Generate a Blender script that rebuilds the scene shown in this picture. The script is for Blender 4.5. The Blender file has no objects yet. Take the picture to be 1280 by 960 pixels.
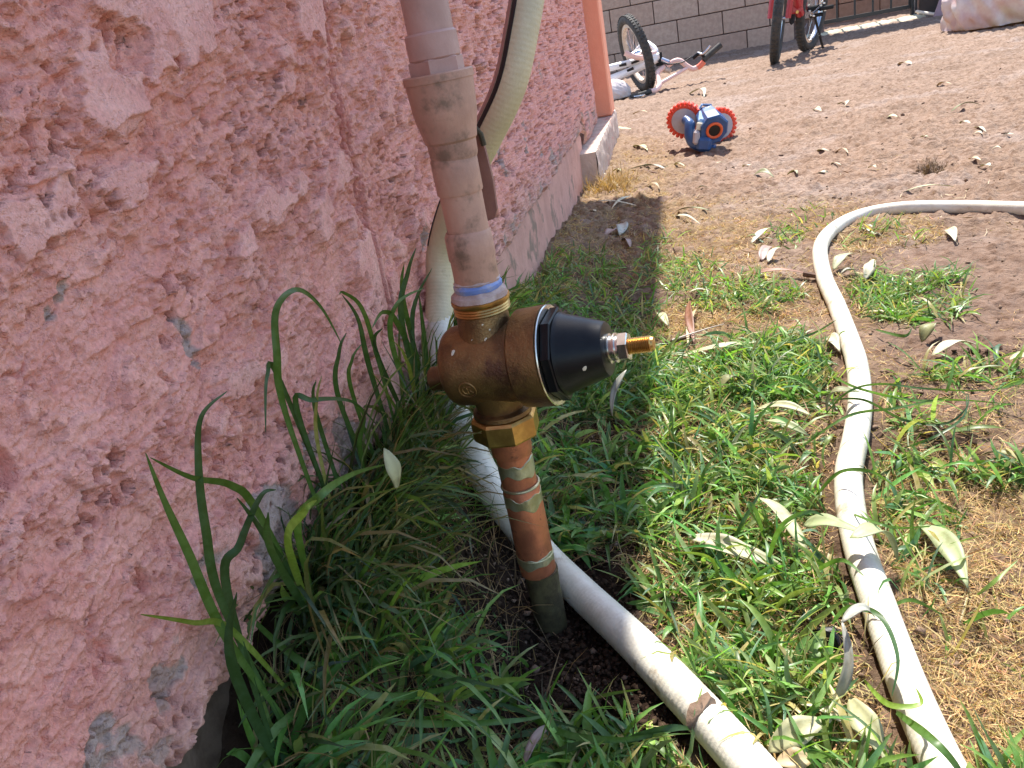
import bpy, math, random
import numpy as np
from mathutils import Vector, Matrix
rnd = random.Random(7)
rng = np.random.default_rng(11)
S = bpy.context.scene
COL = S.collection

# ------------------------------------------------------------------ camera
F = 1000.0
NAD = np.array([459., 2320., F]); WV = np.array([187., -468., F])
_n = NAD/np.linalg.norm(NAD); _w = WV-_n*(WV@_n); _w /= np.linalg.norm(_w)
_u = -_n; _x = np.cross(_w, _u)
M = np.stack([_x, _w, _u], 1)             # world -> camera (x right, y down, z forward)
H = 0.5
cam = bpy.data.cameras.new('camera'); cam.sensor_width = 36; cam.lens = 36*F/1280
cam.clip_start = 0.01; cam.clip_end = 500
camo = bpy.data.objects.new('camera', cam); COL.objects.link(camo)
R3 = Matrix([[M[0][i], -M[1][i], -M[2][i]] for i in range(3)])
camo.matrix_world = Matrix.Translation((0, 0, H)) @ R3.to_4x4()
S.camera = camo
S.render.resolution_x, S.render.resolution_y = 1024, 768

def ray(px, py): return M.T @ np.array([px-640., py-480., F])
def g(px, py, z=0.0):
    d = ray(px, py); t = (z-H)/d[2]; return Vector((d[0]*t, d[1]*t, z))
def onx(px, py, x):
    d = ray(px, py); t = x/d[0]; return Vector((x, d[1]*t, d[2]*t+H))
def ony(px, py, y):
    d = ray(px, py); t = y/d[1]; return Vector((d[0]*t, y, d[2]*t+H))
def atd(px, py, depth):
    d = ray(px, py)*depth/F; return Vector((d[0], d[1], d[2]+H))
def proj(x, y, z):
    c = np.stack([x, y, z-H], -1) @ M.T
    return 640+F*c[..., 0]/c[..., 2], 480+F*c[..., 1]/c[..., 2], c[..., 2]

# ------------------------------------------------------------------ light
SUN_EL = math.radians(59); SUN_AZ = math.radians(2.0)     # measured from +Y towards +X
wd = bpy.data.worlds.new('World'); S.world = wd; wd.use_nodes = True
wt = wd.node_tree; bgn = wt.nodes['Background']
sky = wt.nodes.new('ShaderNodeTexSky'); sky.sky_type = 'NISHITA'; sky.sun_disc = False
sky.sun_elevation = SUN_EL; sky.sun_rotation = SUN_AZ
wt.links.new(sky.outputs[0], bgn.inputs[0]); bgn.inputs[1].default_value = 0.125
sl = bpy.data.lights.new('sun', 'SUN'); sl.energy = 3.5; sl.angle = math.radians(0.53); sl.color = (1, .95, .87)
so = bpy.data.objects.new('sun', sl); COL.objects.link(so)
sd = Vector((math.sin(SUN_AZ)*math.cos(SUN_EL), math.cos(SUN_AZ)*math.cos(SUN_EL), math.sin(SUN_EL)))
so.rotation_euler = sd.to_track_quat('Z', 'Y').to_euler(); so.location = (2, 5, 8)
S.view_settings.view_transform = 'Standard'; S.view_settings.look = 'None'
S.view_settings.exposure = 1.55; S.view_settings.gamma = 1

# ------------------------------------------------------------------ numpy noise
_perm = np.random.default_rng(5).permutation(4096)
_gx = np.cos(np.linspace(0, 2*np.pi, 4096, endpoint=False)*7); _gy = np.sin(np.linspace(0, 2*np.pi, 4096, endpoint=False)*7)
_rv = np.random.default_rng(6).random((3, 4096))
def hsh(i, j, s): return _perm[(_perm[(i+s*131) & 4095]+j*17+s) & 4095]
def gn(x, y, s=0):
    xi = np.floor(x).astype(np.int64); yi = np.floor(y).astype(np.int64); fx = x-xi; fy = y-yi
    u = fx*fx*fx*(fx*(fx*6-15)+10); v = fy*fy*fy*(fy*(fy*6-15)+10)
    def c(a, b):
        h = hsh(xi+a, yi+b, s); return _gx[h]*(fx-a)+_gy[h]*(fy-b)
    a = c(0, 0); b = c(1, 0); d = c(0, 1); e = c(1, 1)
    return (a+(b-a)*u+(d+(e-d)*u-(a+(b-a)*u))*v)*1.5
def fbm(x, y, o=4, s=0, gain=.5):
    r = 0; a = 1; t = 0
    for k in range(o):
        r = r+a*gn(x*2**k+k*7.3, y*2**k-k*3.1, s+k); t += a; a *= gain
    return r/t*1.3
def spots(x, y, s, thr, rmin, rmax):
    """sparse round pits: one per lattice cell with probability thr; returns 0..1"""
    out = np.zeros_like(x); xi = np.floor(x).astype(np.int64); yi = np.floor(y).astype(np.int64)
    for a in (-1, 0, 1):
        for b in (-1, 0, 1):
            h = hsh(xi+a, yi+b, s)
            r = np.where(_rv[2][h] < thr, rmin+(rmax-rmin)*_rv[2][h]/max(thr, 1e-6), 0)
            d = np.hypot(x-(xi+a+_rv[0][h]), y-(yi+b+_rv[1][h]))
            out = np.maximum(out, np.clip(1-d/np.maximum(r, 1e-6), 0, 1)*(r > 0))
    return out
def sst(a, b, x):
    t = np.clip((x-a)/(b-a), 0, 1); return t*t*(3-2*t)

# ------------------------------------------------------------------ materials
MATS = {}
def lin(c): return tuple(((v/255)/12.92 if v/255 <= .04045 else ((v/255+.055)/1.055)**2.4) for v in c)+(1,)
def mat(name, base, dark=None, scale=20, rough=.6, metal=0, bump=0, bscale=200, spec=.5, attr=None, transl=0,
        dirt=None, dscale=8, dthr=(.55, .62), coord='Object', coat=0, detail=6, stretch=None, lo=.35, hi=.65, subs=None):
    m = bpy.data.materials.new(name); m.use_nodes = True; nt = m.node_tree; N = nt.nodes; L = nt.links
    p = N['Principled BSDF']; out = N['Material Output']
    p.inputs['Roughness'].default_value = rough; p.inputs['Metallic'].default_value = metal
    p.inputs['Specular IOR Level'].default_value = spec
    tc = N.new('ShaderNodeTexCoord'); vec = tc.outputs[coord]
    if stretch:
        mp = N.new('ShaderNodeMapping'); mp.inputs['Scale'].default_value = stretch
        L.new(vec, mp.inputs[0]); vec = mp.outputs[0]
    def noise(s, d=detail, r=.6):
        n = N.new('ShaderNodeTexNoise'); n.inputs['Scale'].default_value = s; n.inputs['Detail'].default_value = d
        n.inputs['Roughness'].default_value = r; L.new(vec, n.inputs['Vector']); return n
    def ramp(src, a, b):
        r = N.new('ShaderNodeMapRange'); r.inputs[1].default_value = a; r.inputs[2].default_value = b
        r.interpolation_type = 'SMOOTHSTEP'; L.new(src, r.inputs[0]); return r.outputs[0]
    def mix(fac, a, b, blend='MIX'):
        x = N.new('ShaderNodeMix'); x.data_type = 'RGBA'; x.blend_type = blend
        if isinstance(fac, (int, float)): x.inputs[0].default_value = fac
        else: L.new(fac, x.inputs[0])
        for v, i in ((a, 6), (b, 7)):
            if isinstance(v, tuple): x.inputs[i].default_value = v
            else: L.new(v, x.inputs[i])
        return x.outputs[2]
    col = tuple(base)
    if attr:
        at = N.new('ShaderNodeAttribute'); at.attribute_name = attr; col = at.outputs['Color']
    if dark is not None:
        col = mix(ramp(noise(scale).outputs[0], lo, hi), tuple(dark), col) if not attr else mix(ramp(noise(scale).outputs[0], lo, hi), mix(1.0, col, tuple(dark), 'MULTIPLY'), col)
    if dirt is not None:
        col = mix(ramp(noise(dscale, 8, .65).outputs[0], *dthr), col, tuple(dirt))
    if isinstance(col, tuple): p.inputs['Base Color'].default_value = col
    else: L.new(col, p.inputs['Base Color'])
    if bump:
        b = N.new('ShaderNodeBump'); b.inputs['Strength'].default_value = 1; b.inputs['Distance'].default_value = bump
        L.new(noise(bscale, 6, .65).outputs[0], b.inputs['Height']); L.new(b.outputs[0], p.inputs['Normal'])
    if coat: p.inputs['Coat Weight'].default_value = coat
    if transl:
        t = N.new('ShaderNodeBsdfTranslucent'); ms = N.new('ShaderNodeMixShader'); ms.inputs[0].default_value = transl
        if isinstance(col, tuple): t.inputs[0].default_value = col
        else: L.new(mix(1.0, col, (1.25, 1.2, .55, 1), 'MULTIPLY'), t.inputs[0])
        L.new(p.outputs[0], ms.inputs[1]); L.new(t.outputs[0], ms.inputs[2]); L.new(ms.outputs[0], out.inputs[0])
    MATS[name] = m; return m

mat('stucco', (.56, .25, .22, 1), attr='col', dark=(.90, .80, .80, 1), scale=35, rough=.85, bump=.0022, bscale=230, spec=.25)
def grit(m):
    nt = MATS[m].node_tree; N = nt.nodes; L = nt.links; p = N['Principled BSDF']; tc = [n for n in N if n.type == 'TEX_COORD'][0]
    src = p.inputs['Base Color'].links[0].from_socket
    def nz(sc, d=4, r=.7):
        n = N.new('ShaderNodeTexNoise'); n.inputs['Scale'].default_value = sc; n.inputs['Detail'].default_value = d; n.inputs['Roughness'].default_value = r; L.new(tc.outputs['Object'], n.inputs['Vector']); return n.outputs[0]
    def mr(v, a, b, c, d):
        r = N.new('ShaderNodeMapRange'); [r.inputs[i+1].__setattr__('default_value', q) for i, q in enumerate((a, b, c, d))]; L.new(v, r.inputs[0]); return r.outputs[0]
    f = mr(nz(380), .34, .60, .86, 1.08); g2 = mr(nz(170, 3), .28, .37, .78, 1.0)
    mu = N.new('ShaderNodeMath'); mu.operation = 'MULTIPLY'; L.new(f, mu.inputs[0]); L.new(g2, mu.inputs[1])
    vm = N.new('ShaderNodeVectorMath'); vm.operation = 'SCALE'; L.new(src, vm.inputs[0]); L.new(mu.outputs[0], vm.inputs['Scale']); L.new(vm.outputs[0], p.inputs['Base Color'])
    b = N.new('ShaderNodeBump'); b.inputs['Distance'].default_value = .0018; ad = N.new('ShaderNodeMath'); ad.operation = 'ADD'
    L.new(nz(330, 5), ad.inputs[0]); L.new(mr(nz(150, 3), .30, .5, 0, .7), ad.inputs[1]); L.new(ad.outputs[0], b.inputs['Height']); L.new(b.outputs[0], p.inputs['Normal'])
grit('stucco')
mat('plinth', (.64, .36, .29, 1), (.54, .30, .24, 1), 14, .9, bump=.003, bscale=90, dirt=(.30, .21, .16, 1), dscale=9, spec=.2)
mat('slab', (.60, .48, .41, 1), (.50, .38, .31, 1), 12, .9, bump=.003, bscale=60, dirt=(.5, .25, .2, 1), dscale=6, spec=.2)
mat('orange_paint', (.90, .37, .225, 1), (.86, .34, .205, 1), 9, .7, bump=.002, bscale=60, dirt=(.42, .15, .10, 1), dscale=7, dthr=(.62, .7))
mat('block', (.55, .37, .275, 1), (.46, .30, .225, 1), 30, .92, bump=.004, bscale=80, attr=None, spec=.2)
mat('block_b', (.50, .325, .245, 1), (.42, .27, .20, 1), 24, .92, bump=.004, bscale=80, spec=.2)
mat('block_c', (.58, .40, .305, 1), (.48, .32, .24, 1), 24, .92, bump=.004, bscale=80, spec=.2)
mat('mortar', (.19, .125, .11, 1), (.14, .09, .08, 1), 40, .95, bump=.002)
mat('ground', (.3, .2, .15, 1), attr='col', dark=(.62, .56, .52, 1), scale=55, rough=.95, bump=.009, bscale=75, spec=.12, lo=.3, hi=.6)
mat('grass', (.1, .2, .05, 1), attr='col', dark=(.70, .74, .50, 1), scale=130, rough=.40, transl=.42, spec=.45)
mat('straw', (.6, .48, .24, 1), attr='col', rough=.6, transl=.2, spec=.3)
mat('leaf', (.5, .5, .3, 1), attr='col', dark=(.78, .74, .66, 1), scale=90, rough=.5, transl=.15, spec=.4, lo=.3, hi=.55)
mat('soil_dark', (.07, .045, .03, 1), (.035, .022, .015, 1), 60, .95, bump=.001, spec=.1)
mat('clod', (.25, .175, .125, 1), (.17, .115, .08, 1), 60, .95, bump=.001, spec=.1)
mat('hose', (.74, .70, .60, 1), (.62, .57, .46, 1), 25, .42, dirt=(.36, .27, .17, 1), dscale=20, dthr=(.56, .70), bump=.0004, bscale=300)
mat('hose_yellow', (.66, .56, .36, 1), (.55, .46, .29, 1), 22, .5, dirt=(.25, .19, .12, 1), dscale=22, dthr=(.60, .75), bump=.0005, bscale=300)
mat('stripe', (.012, .010, .010, 1), rough=.5)
mat('pink_overspray', (.42, .24, .20, 1), (.34, .2, .17, 1), 40, .6)
mat('rusty_paint', (.30, .14, .10, 1), (.22, .09, .065, 1), 30, .6, bump=.0005, bscale=200)
mat('pipe_paint', (.57, .33, .235, 1), (.44, .245, .175, 1), 22, .5, dirt=(.22, .14, .095, 1), dscale=34, dthr=(.50, .68), bump=.0005, bscale=220, spec=.4)
mat('collar_paint', (.50, .30, .25, 1), (.42, .245, .20, 1), 30, .5, bump=.0004, bscale=200)
mat('brass', (.33, .205, .085, 1), (.17, .10, .05, 1), 36, .42, .85, bump=.0007, bscale=420, dirt=(.14, .07, .05, 1), dscale=20, dthr=(.52, .66))
mat('brass_bright', (.66, .42, .14, 1), (.44, .26, .09, 1), 60, .34, .95, bump=.0002, bscale=300)
mat('copper', (.62, .215, .105, 1), (.38, .13, .07, 1), 38, .45, .55, bump=.0003, bscale=300, dirt=(.20, .075, .05, 1), dscale=60, dthr=(.56, .66))
mat('copper_dark', (.12, .10, .045, 1), (.055, .04, .02, 1), 60, .7, .3, bump=.0008, bscale=200)
mat('solder', (.50, .48, .33, 1), (.38, .33, .18, 1), 70, .35, .7, bump=.0006, bscale=200)
mat('black_plastic', (.006, .006, .007, 1), (.010, .010, .011, 1), 60, .36, bump=.0001, bscale=500, spec=.22)
mat('black_metal', (.02, .018, .016, 1), rough=.4, metal=.4)
mat('nickel', (.72, .70, .66, 1), (.55, .52, .47, 1), 90, .25, 1)
mat('blue_compound', (.16, .26, .58, 1), (.42, .42, .48, 1), 60, .55, bump=.0006, bscale=300)
mat('pale_compound', (.55, .43, .38, 1), (.40, .27, .22, 1), 70, .6, bump=.001, bscale=250)
mat('toy_blue', (.03, .09, .24, 1), (.028, .08, .2, 1), 30, .32, spec=.6)
mat('toy_blue_light', (.26, .44, .68, 1), rough=.3, spec=.6)
mat('toy_red', (.80, .075, .03, 1), rough=.4)
mat('toy_orange', (.72, .12, .03, 1), rough=.4)
mat('toy_grey', (.50, .46, .47, 1), (.44, .40, .42, 1), 40, .45)
mat('toy_cream', (.75, .68, .52, 1), rough=.4)
mat('rubber', (.035, .035, .033, 1), (.07, .06, .05, 1), 40, .8, bump=.001, bscale=150)
mat('bike_white', (.78, .76, .76, 1), rough=.3, spec=.6, dirt=(.5, .42, .36, 1), dscale=20, dthr=(.6, .75))
mat('bike_pink', (.78, .52, .46, 1), rough=.35)
mat('bike_coral', (.80, .20, .12, 1), rough=.35)
mat('rim_cream', (.62, .52, .42, 1), (.45, .36, .28, 1), 30, .5)
mat('bike_red', (.42, .022, .03, 1), rough=.3, spec=.6)
mat('chrome', (.6, .6, .62, 1), rough=.2, metal=1)
mat('gate_black', (.022, .02, .02, 1), rough=.5)
mat('ledge', (.60, .54, .38, 1), (.42, .36, .24, 1), 10, .9, bump=.01, bscale=20)
mat('white_cloth', (.66, .60, .60, 1), (.58, .52, .52, 1), 20, .9, transl=.1)
mat('bag_plastic', (.74, .67, .67, 1), (.60, .40, .39, 1), 4.5, .32, transl=.25, bump=.006, bscale=14, spec=.6)
mat('board_pink', (.36, .22, .23, 1), (.30, .18, .19, 1), 8, .8)
mat('dark_wood', (.07, .045, .035, 1), (.04, .03, .025, 1), 8, .8)
mat('roof', (.5, .46, .42, 1), rough=.9)
mat('bark', (.17, .09, .055, 1), (.10, .055, .035, 1), 60, .8)
mat('cable', (.62, .52, .42, 1), rough=.6)

# ------------------------------------------------------------------ mesh helpers
class MB:
    def __init__(s): s.v = []; s.f = []; s.m = []; s.mi = 0
    def add(s, vs, fs):
        o = len(s.v); s.v += [tuple(v) for v in vs]; s.f += [tuple(i+o for i in f) for f in fs]; s.m += [s.mi]*len(fs); return s
    def box(s, c, d, R=None, bev=0):
        c = Vector(c); hx, hy, hz = d[0]/2, d[1]/2, d[2]/2; b = min(bev, hx*.9, hy*.9, hz*.9)
        if b <= 0:
            vs = [Vector((x*hx, y*hy, z*hz)) for x in (-1, 1) for y in (-1, 1) for z in (-1, 1)]
            fs = [(0, 1, 3, 2), (4, 6, 7, 5), (0, 4, 5, 1), (2, 3, 7, 6), (0, 2, 6, 4), (1, 5, 7, 3)]
        else:
            vs = []; idx = {}
            for ax in range(3):
                for x in (-1, 1):
                    for y in (-1, 1):
                        for z in (-1, 1):
                            q = [x*(hx-b), y*(hy-b), z*(hz-b)]; q[ax] = (x, y, z)[ax]*(hx, hy, hz)[ax]
                            idx[(ax, x, y, z)] = len(vs); vs.append(Vector(q))
            fs = []
            for ax in range(3):
                o1, o2 = [a for a in range(3) if a != ax]
                for sgn in (-1, 1):
                    l = []
                    for a, bb in ((-1, -1), (1, -1), (1, 1), (-1, 1)):
                        k = [0, 0, 0]; k[ax] = sgn; k[o1] = a; k[o2] = bb; l.append(idx[(ax, *k)])
                    fs.append(tuple(l))
                for a in (-1, 1):
                    for bb in (-1, 1):
                        k1 = [0, 0, 0]; k1[o1] = a; k1[o2] = bb; k1[ax] = -1; k2 = list(k1); k2[ax] = 1
                        fs.append((idx[(o1, *k1)], idx[(o1, *k2)], idx[(o2, *k2)], idx[(o2, *k1)]))
            for x in (-1, 1):
                for y in (-1, 1):
                    for z in (-1, 1): fs.append((idx[(0, x, y, z)], idx[(1, x, y, z)], idx[(2, x, y, z)]))
        if R is not None: vs = [R @ v for v in vs]
        return s.add([c+v for v in vs], fs)
    def tube(s, pts, r, n=12, caps=True, flat=None, twist=0):
        pts = [Vector(p) for p in pts]; m = len(pts); rs = r if isinstance(r, (list, tuple)) else [r]*m
        T = [(pts[min(i+1, m-1)]-pts[max(i-1, 0)]).normalized() for i in range(m)]
        up = Vector((0, 0, 1)) if abs(T[0].z) < .9 else Vector((0, 1, 0))
        U = (up-T[0]*up.dot(T[0])).normalized(); vs = []
        for i in range(m):
            U = (U-T[i]*U.dot(T[i])).normalized(); V = T[i].cross(U)
            for k in range(n):
                a = 2*math.pi*k/n+twist; vs.append(pts[i]+(U*math.cos(a)*(flat or 1)+V*math.sin(a))*rs[i])
        fs = [(i*n+k, i*n+(k+1) % n, (i+1)*n+(k+1) % n, (i+1)*n+k) for i in range(m-1) for k in range(n)]
        if caps: fs += [tuple(range(n-1, -1, -1)), tuple((m-1)*n+k for k in range(n))]
        return s.add(vs, fs)
    def lathe(s, o, ax, prof, n=32, closed=True, up=None, rf=None):
        """prof: list of (distance along axis, radius)"""
        o = Vector(o); ax = Vector(ax).normalized(); u = Vector(up) if up else (Vector((0, 0, 1)) if abs(ax.z) < .9 else Vector((0, 1, 0)))
        U = (u-ax*u.dot(ax)).normalized(); V = ax.cross(U); vs = []
        for (t, r) in prof:
            for k in range(n):
                a = 2*math.pi*k/n; q = rf(a) if rf else 1
                vs.append(o+ax*t+(U*math.cos(a)+V*math.sin(a))*r*q)
        m = len(prof)
        fs = [(i*n+k, i*n+(k+1) % n, (i+1)*n+(k+1) % n, (i+1)*n+k) for i in range(m-1) for k in range(n)]
        if closed: fs += [tuple(range(n-1, -1, -1)), tuple((m-1)*n+k for k in range(n))]
        return s.add(vs, fs)
    def torus(s, c, nrm, R, r, n=40, k=12, a0=0, sx=1):
        c = Vector(c); nrm = Vector(nrm).normalized(); u = Vector((0, 0, 1)) if abs(nrm.z) < .9 else Vector((1, 0, 0))
        U = (u-nrm*u.dot(nrm)).normalized(); V = nrm.cross(U); vs = []
        for i in range(n):
            a = 2*math.pi*i/n; D = U*math.cos(a)+V*math.sin(a)
            for j in range(k):
                b = 2*math.pi*j/k; vs.append(c+D*(R+r*math.cos(b))+nrm*(r*sx*math.sin(b)))
        return s.add(vs, [(i*k+j, ((i+1) % n)*k+j, ((i+1) % n)*k+(j+1) % k, i*k+(j+1) % k) for i in range(n) for j in range(k)])
    def build(s, name, m, parent=None, smooth=True, ang=35):
        me = bpy.data.meshes.new(name); me.from_pydata(s.v, [], s.f)
        for mm in (m if isinstance(m, (list, tuple)) else [m]): me.materials.append(MATS[mm])
        if any(s.m): me.polygons.foreach_set('material_index', s.m)
        me.update()
        if smooth:
            me.shade_smooth()
            try: me.set_sharp_from_angle(angle=math.radians(ang))
            except Exception: pass
        o = bpy.data.objects.new(name, me); COL.objects.link(o)
        if parent: attach(o, parent)
        return o
def attach(o, p):
    o.parent = p; o.matrix_parent_inverse = p.matrix_world.inverted() if p.type != 'EMPTY' else Matrix.Translation(-Vector(p.location))
def tag(o, label=None, cat=None, group=None, kind=None):
    if label: o['label'] = label
    if cat: o['category'] = cat
    if group: o['group'] = group
    if kind: o['kind'] = kind
    return o
def thing(name, label, cat, loc=(0, 0, 0), group=None):
    o = bpy.data.objects.new(name, None); COL.objects.link(o); o.location = loc; o.empty_display_size = .1
    return tag(o, label, cat, group)
def npmesh(name, V, Fq, m, col=None, smooth=True, parent=None, tri=False):
    """V (n,3); Fq (k,4) or (k,3)"""
    me = bpy.data.meshes.new(name); k = Fq.shape[1]
    me.vertices.add(len(V)); me.vertices.foreach_set('co', V.astype(np.float32).ravel())
    me.loops.add(Fq.size); me.loops.foreach_set('vertex_index', Fq.astype(np.int32).ravel())
    me.polygons.add(len(Fq)); me.polygons.foreach_set('loop_start', np.arange(0, Fq.size, k, dtype=np.int32))
    me.update(calc_edges=True); me.validate()
    if smooth: me.shade_smooth()
    me.materials.append(MATS[m])
    if col is not None:
        a = me.color_attributes.new('col', 'FLOAT_COLOR', 'POINT')
        c4 = np.ones((len(V), 4), np.float32); c4[:, :3] = col; a.data.foreach_set('color', c4.ravel())
    o = bpy.data.objects.new(name, me); COL.objects.link(o)
    if parent: attach(o, parent)
    return o
def gridfaces(nu, nv):
    i = np.arange(nu-1)[:, None]; j = np.arange(nv-1)[None, :]; a = i*nv+j
    return np.stack([a, a+nv, a+nv+1, a+1], -1).reshape(-1, 4)
def spline(pts, n=8):
    pts = [Vector(p) for p in pts]; out = []
    for i in range(len(pts)-1):
        p0 = pts[max(i-1, 0)]; p1 = pts[i]; p2 = pts[i+1]; p3 = pts[min(i+2, len(pts)-1)]
        for k in range(n):
            t = k/n; out.append(.5*((2*p1)+(p2-p0)*t+(2*p0-5*p1+4*p2-p3)*t*t+(3*p1-p0-3*p2+p3)*t**3))
    return out+[pts[-1]]

# ------------------------------------------------------------------ ground
def gh(x, y):
    x = np.asarray(x, float); y = np.asarray(y, float)
    h = .165*sst(-.165, -.305, x)*(.30+.70*sst(1.6, .95, y))*sst(2.75, 1.7, y)*(.55+.45*sst(.30, .44, y))
    h = h+.014*fbm(x*2.2, y*2.2, 3, 3)*sst(9, 4, y)+.007*fbm(x*11, y*11, 3, 9)*sst(6, 2, y)
    h = h-.012*np.exp(-(((x+.15)/.07)**2+((y-.585)/.06)**2))
    return h-.004
def gz(p, dz=0): return Vector((p[0], p[1], float(gh(p[0], p[1]))+dz))
def G(px, py, dz=0):
    d = ray(px, py); tm = (-.05-H)/d[2] if d[2] < 0 else 14/F
    t = np.linspace(.15/F, tm, 3000); X = d[0]*t; Y = d[1]*t; Z = d[2]*t+H; dd = Z-gh(X, Y)-dz
    hit = np.nonzero((dd < 0) | (X < -.3))[0]
    i = int(hit[0]) if len(hit) else len(t)-1
    return Vector((float(X[i]), float(Y[i]), float(max(Z[i], gh(X[i], Y[i])))))

def ell(px, py, L):
    """sum of soft ellipses in the photograph's outline of a patch, evaluated where the ground point falls"""
    r = np.zeros_like(px)
    for (cx, cy, rx, ry, w) in L:
        d = np.hypot((px-cx)/rx, (py-cy)/ry); r = np.maximum(r, w*sst(1.12, .78, d))
    return r
GREEN = [(690, 385, 135, 60, .75), (800, 480, 60, 70, .9), (720, 560, 120, 150, 1), (930, 372, 75, 22, .9), (870, 345, 50, 22, .5), (1140, 372, 85, 34, 1.2),
         (960, 468, 95, 50, 1), (870, 560, 130, 90, 1.1), (970, 590, 100, 70, .7), (880, 680, 140, 90, .8), (1000, 760, 110, 130, .8), (960, 880, 140, 110, .8),
         (1150, 505, 130, 40, .30), (1090, 560, 60, 50, .8), (1100, 620, 50, 60, .8), (1150, 700, 60, 70, .35), (1060, 850, 55, 100, .8), (1160, 760, 50, 40, .35), (1260, 595, 30, 22, 1), (1195, 588, 35, 14, .6),
         (1225, 800, 60, 60, .18), (560, 420, 90, 90, 1), (480, 520, 110, 110, .45), (420, 640, 120, 110, .26), (380, 800, 150, 170, .30), (560, 880, 170, 130, .36), (560, 690, 90, 60, .15), (720, 930, 110, 60, .4),
         (985, 300, 35, 16, .5), (1080, 295, 70, 16, .3), (1010, 275, 30, 12, .25), (830, 330, 30, 30, .5), (1240, 480, 60, 20, .35), (700, 350, 100, 34, .45), (650, 335, 60, 22, .6)]
BARE = [(700, 800, 85, 95, 1), (630, 740, 80, 70, .95), (800, 890, 60, 60, .7), (745, 860, 60, 60, .9), (1190, 560, 40, 14, .8), (1180, 425, 90, 24, .9), (760, 760, 35, 60, .8), (1240, 400, 80, 60, .6), (590, 650, 60, 30, .6)]
STRAW = [(730, 315, 110, 60, 1), (780, 240, 60, 30, 1), (850, 300, 110, 55, 1), (1090, 290, 90, 28, 1), (900, 420, 110, 45, .9), (1200, 760, 130, 190, 1), (1180, 640, 130, 90, .9), (950, 270, 170, 25, .5), (740, 290, 90, 40, .9),
         (1260, 480, 60, 100, .5), (1020, 640, 260, 330, .5), (1240, 900, 120, 120, 1), (800, 215, 70, 25, .8), (600, 600, 260, 200, .35), (780, 190, 60, 20, .5), (900, 345, 80, 30, .6)]
def masks(x, y):
    px, py, d = proj(x, y, gh(x, y))
    wob = 18*fbm(x*14, y*14, 2, 20)*np.clip(1.2/np.maximum(d, .3), .1, 2)
    px = px+wob; py = py+wob*.7
    bad = d < .15
    gr = ell(px, py, GREEN)*(1-.9*ell(px, py, BARE)); st = ell(px, py, STRAW); br = ell(px, py, BARE)
    off = (py > 960) & ~bad
    gr = np.where(bad | off, .6, gr); st = np.where(bad | off, .5, st)
    return gr, st, br

def fanmesh():
    nv = 760; t = np.linspace(0, 1, nv); y = .18+(.95*t*0+(np.exp(t*math.log(13.0/.35))-1)*.35)
    y = np.concatenate([[-60., -3., -.6, -.1], y, [16., 25., 60., 400.]])
    u = np.concatenate([[-60, -6, -2.2], np.linspace(-.92, .92, 620), [2.2, 6, 60]])
    Y = np.repeat(y[:, None], len(u), 1); X = u[None, :]*(np.clip(Y, 0, 14)+.18)+.05*np.clip(Y, 0, 14)
    fine = sst(16, 10, Y)*(np.abs(u)[None, :] < 1)*(Y > .1)
    Z = gh(X, Y)
    gr, st, br = masks(X, Y)
    cl = fbm(X*60, Y*60, 4, 31, .6); cl2 = fbm(X*22, Y*22, 3, 37)
    sp = spots(X*38, Y*38, 41, .22, .12, .42)
    Z = Z+fine*(.0035*cl+.004*np.abs(cl2)+.006*sp**.7*(1-.4*st)+br*.006*fbm(X*45, Y*45, 3, 51))
    ridg = 1-np.abs(fbm(X*9, Y*16, 4, 61)); Z += fine*.012*sst(.8, 1, ridg)*sst(1.2, 2.2, Y)+fine*.010*np.abs(fbm(X*7, Y*12, 4, 65, .6))*sst(1.2, 2.5, Y)
    n = fbm(X*3.1, Y*3.1, 4, 71); n2 = fbm(X*13, Y*13, 3, 81)
    dirt = np.stack([.45+.035*n, .315+.022*n, .235+.015*n], -1)
    crust = np.array([.52, .40, .335]); k = (sst(.12, .42, fbm(X*1.9, Y*2.6, 3, 91))*.7)[..., None]; dirt = dirt*(1-k)+crust*k
    n3 = fbm(X*5, Y*9, 4, 95); k = (sst(.05, .4, n3)*.55)[..., None]; dirt = dirt*(1-k)+np.array([.33, .22, .155])*k
    n4 = fbm(X*30, Y*30, 3, 97); dirt = dirt*(1+.16*n4[..., None])
    stc = np.array([.44, .30, .15]); k = (np.clip(st*(.6+.9*n2), 0, 1)*.75)[..., None]; c = dirt*(1-k)+stc*k
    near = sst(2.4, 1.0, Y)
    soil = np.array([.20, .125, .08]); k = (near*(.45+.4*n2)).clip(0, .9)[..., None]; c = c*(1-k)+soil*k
    damp_shade = np.array([.055, .033, .022]); k = np.clip(br*sst(1.2, .8, Y)*1.1+gr*.55*near+1.0*np.exp(-((X+.22)/.17)**2)*sst(1.1, .7, Y), 0, 1)[..., None]; c = c*(1-k)+damp_shade*k  # damp soil at the pipe; wall-side and under-grass darkening is painted shade
    moist = np.array([.30, .20, .155]); k = (ell(*proj(X, Y, Z*0)[:2], [(1200, 430, 110, 90, 1), (1180, 330, 130, 40, .7)])*.6*(Y > .3))[..., None]; c = c*(1-k)+moist*k
    V = np.stack([X, Y, Z], -1).reshape(-1, 3)
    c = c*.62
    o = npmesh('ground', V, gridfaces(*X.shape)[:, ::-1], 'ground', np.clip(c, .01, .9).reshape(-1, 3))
    tag(o, kind='structure', label='dry pinkish tan dirt of the yard with straw thatch')
fanmesh()

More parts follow.
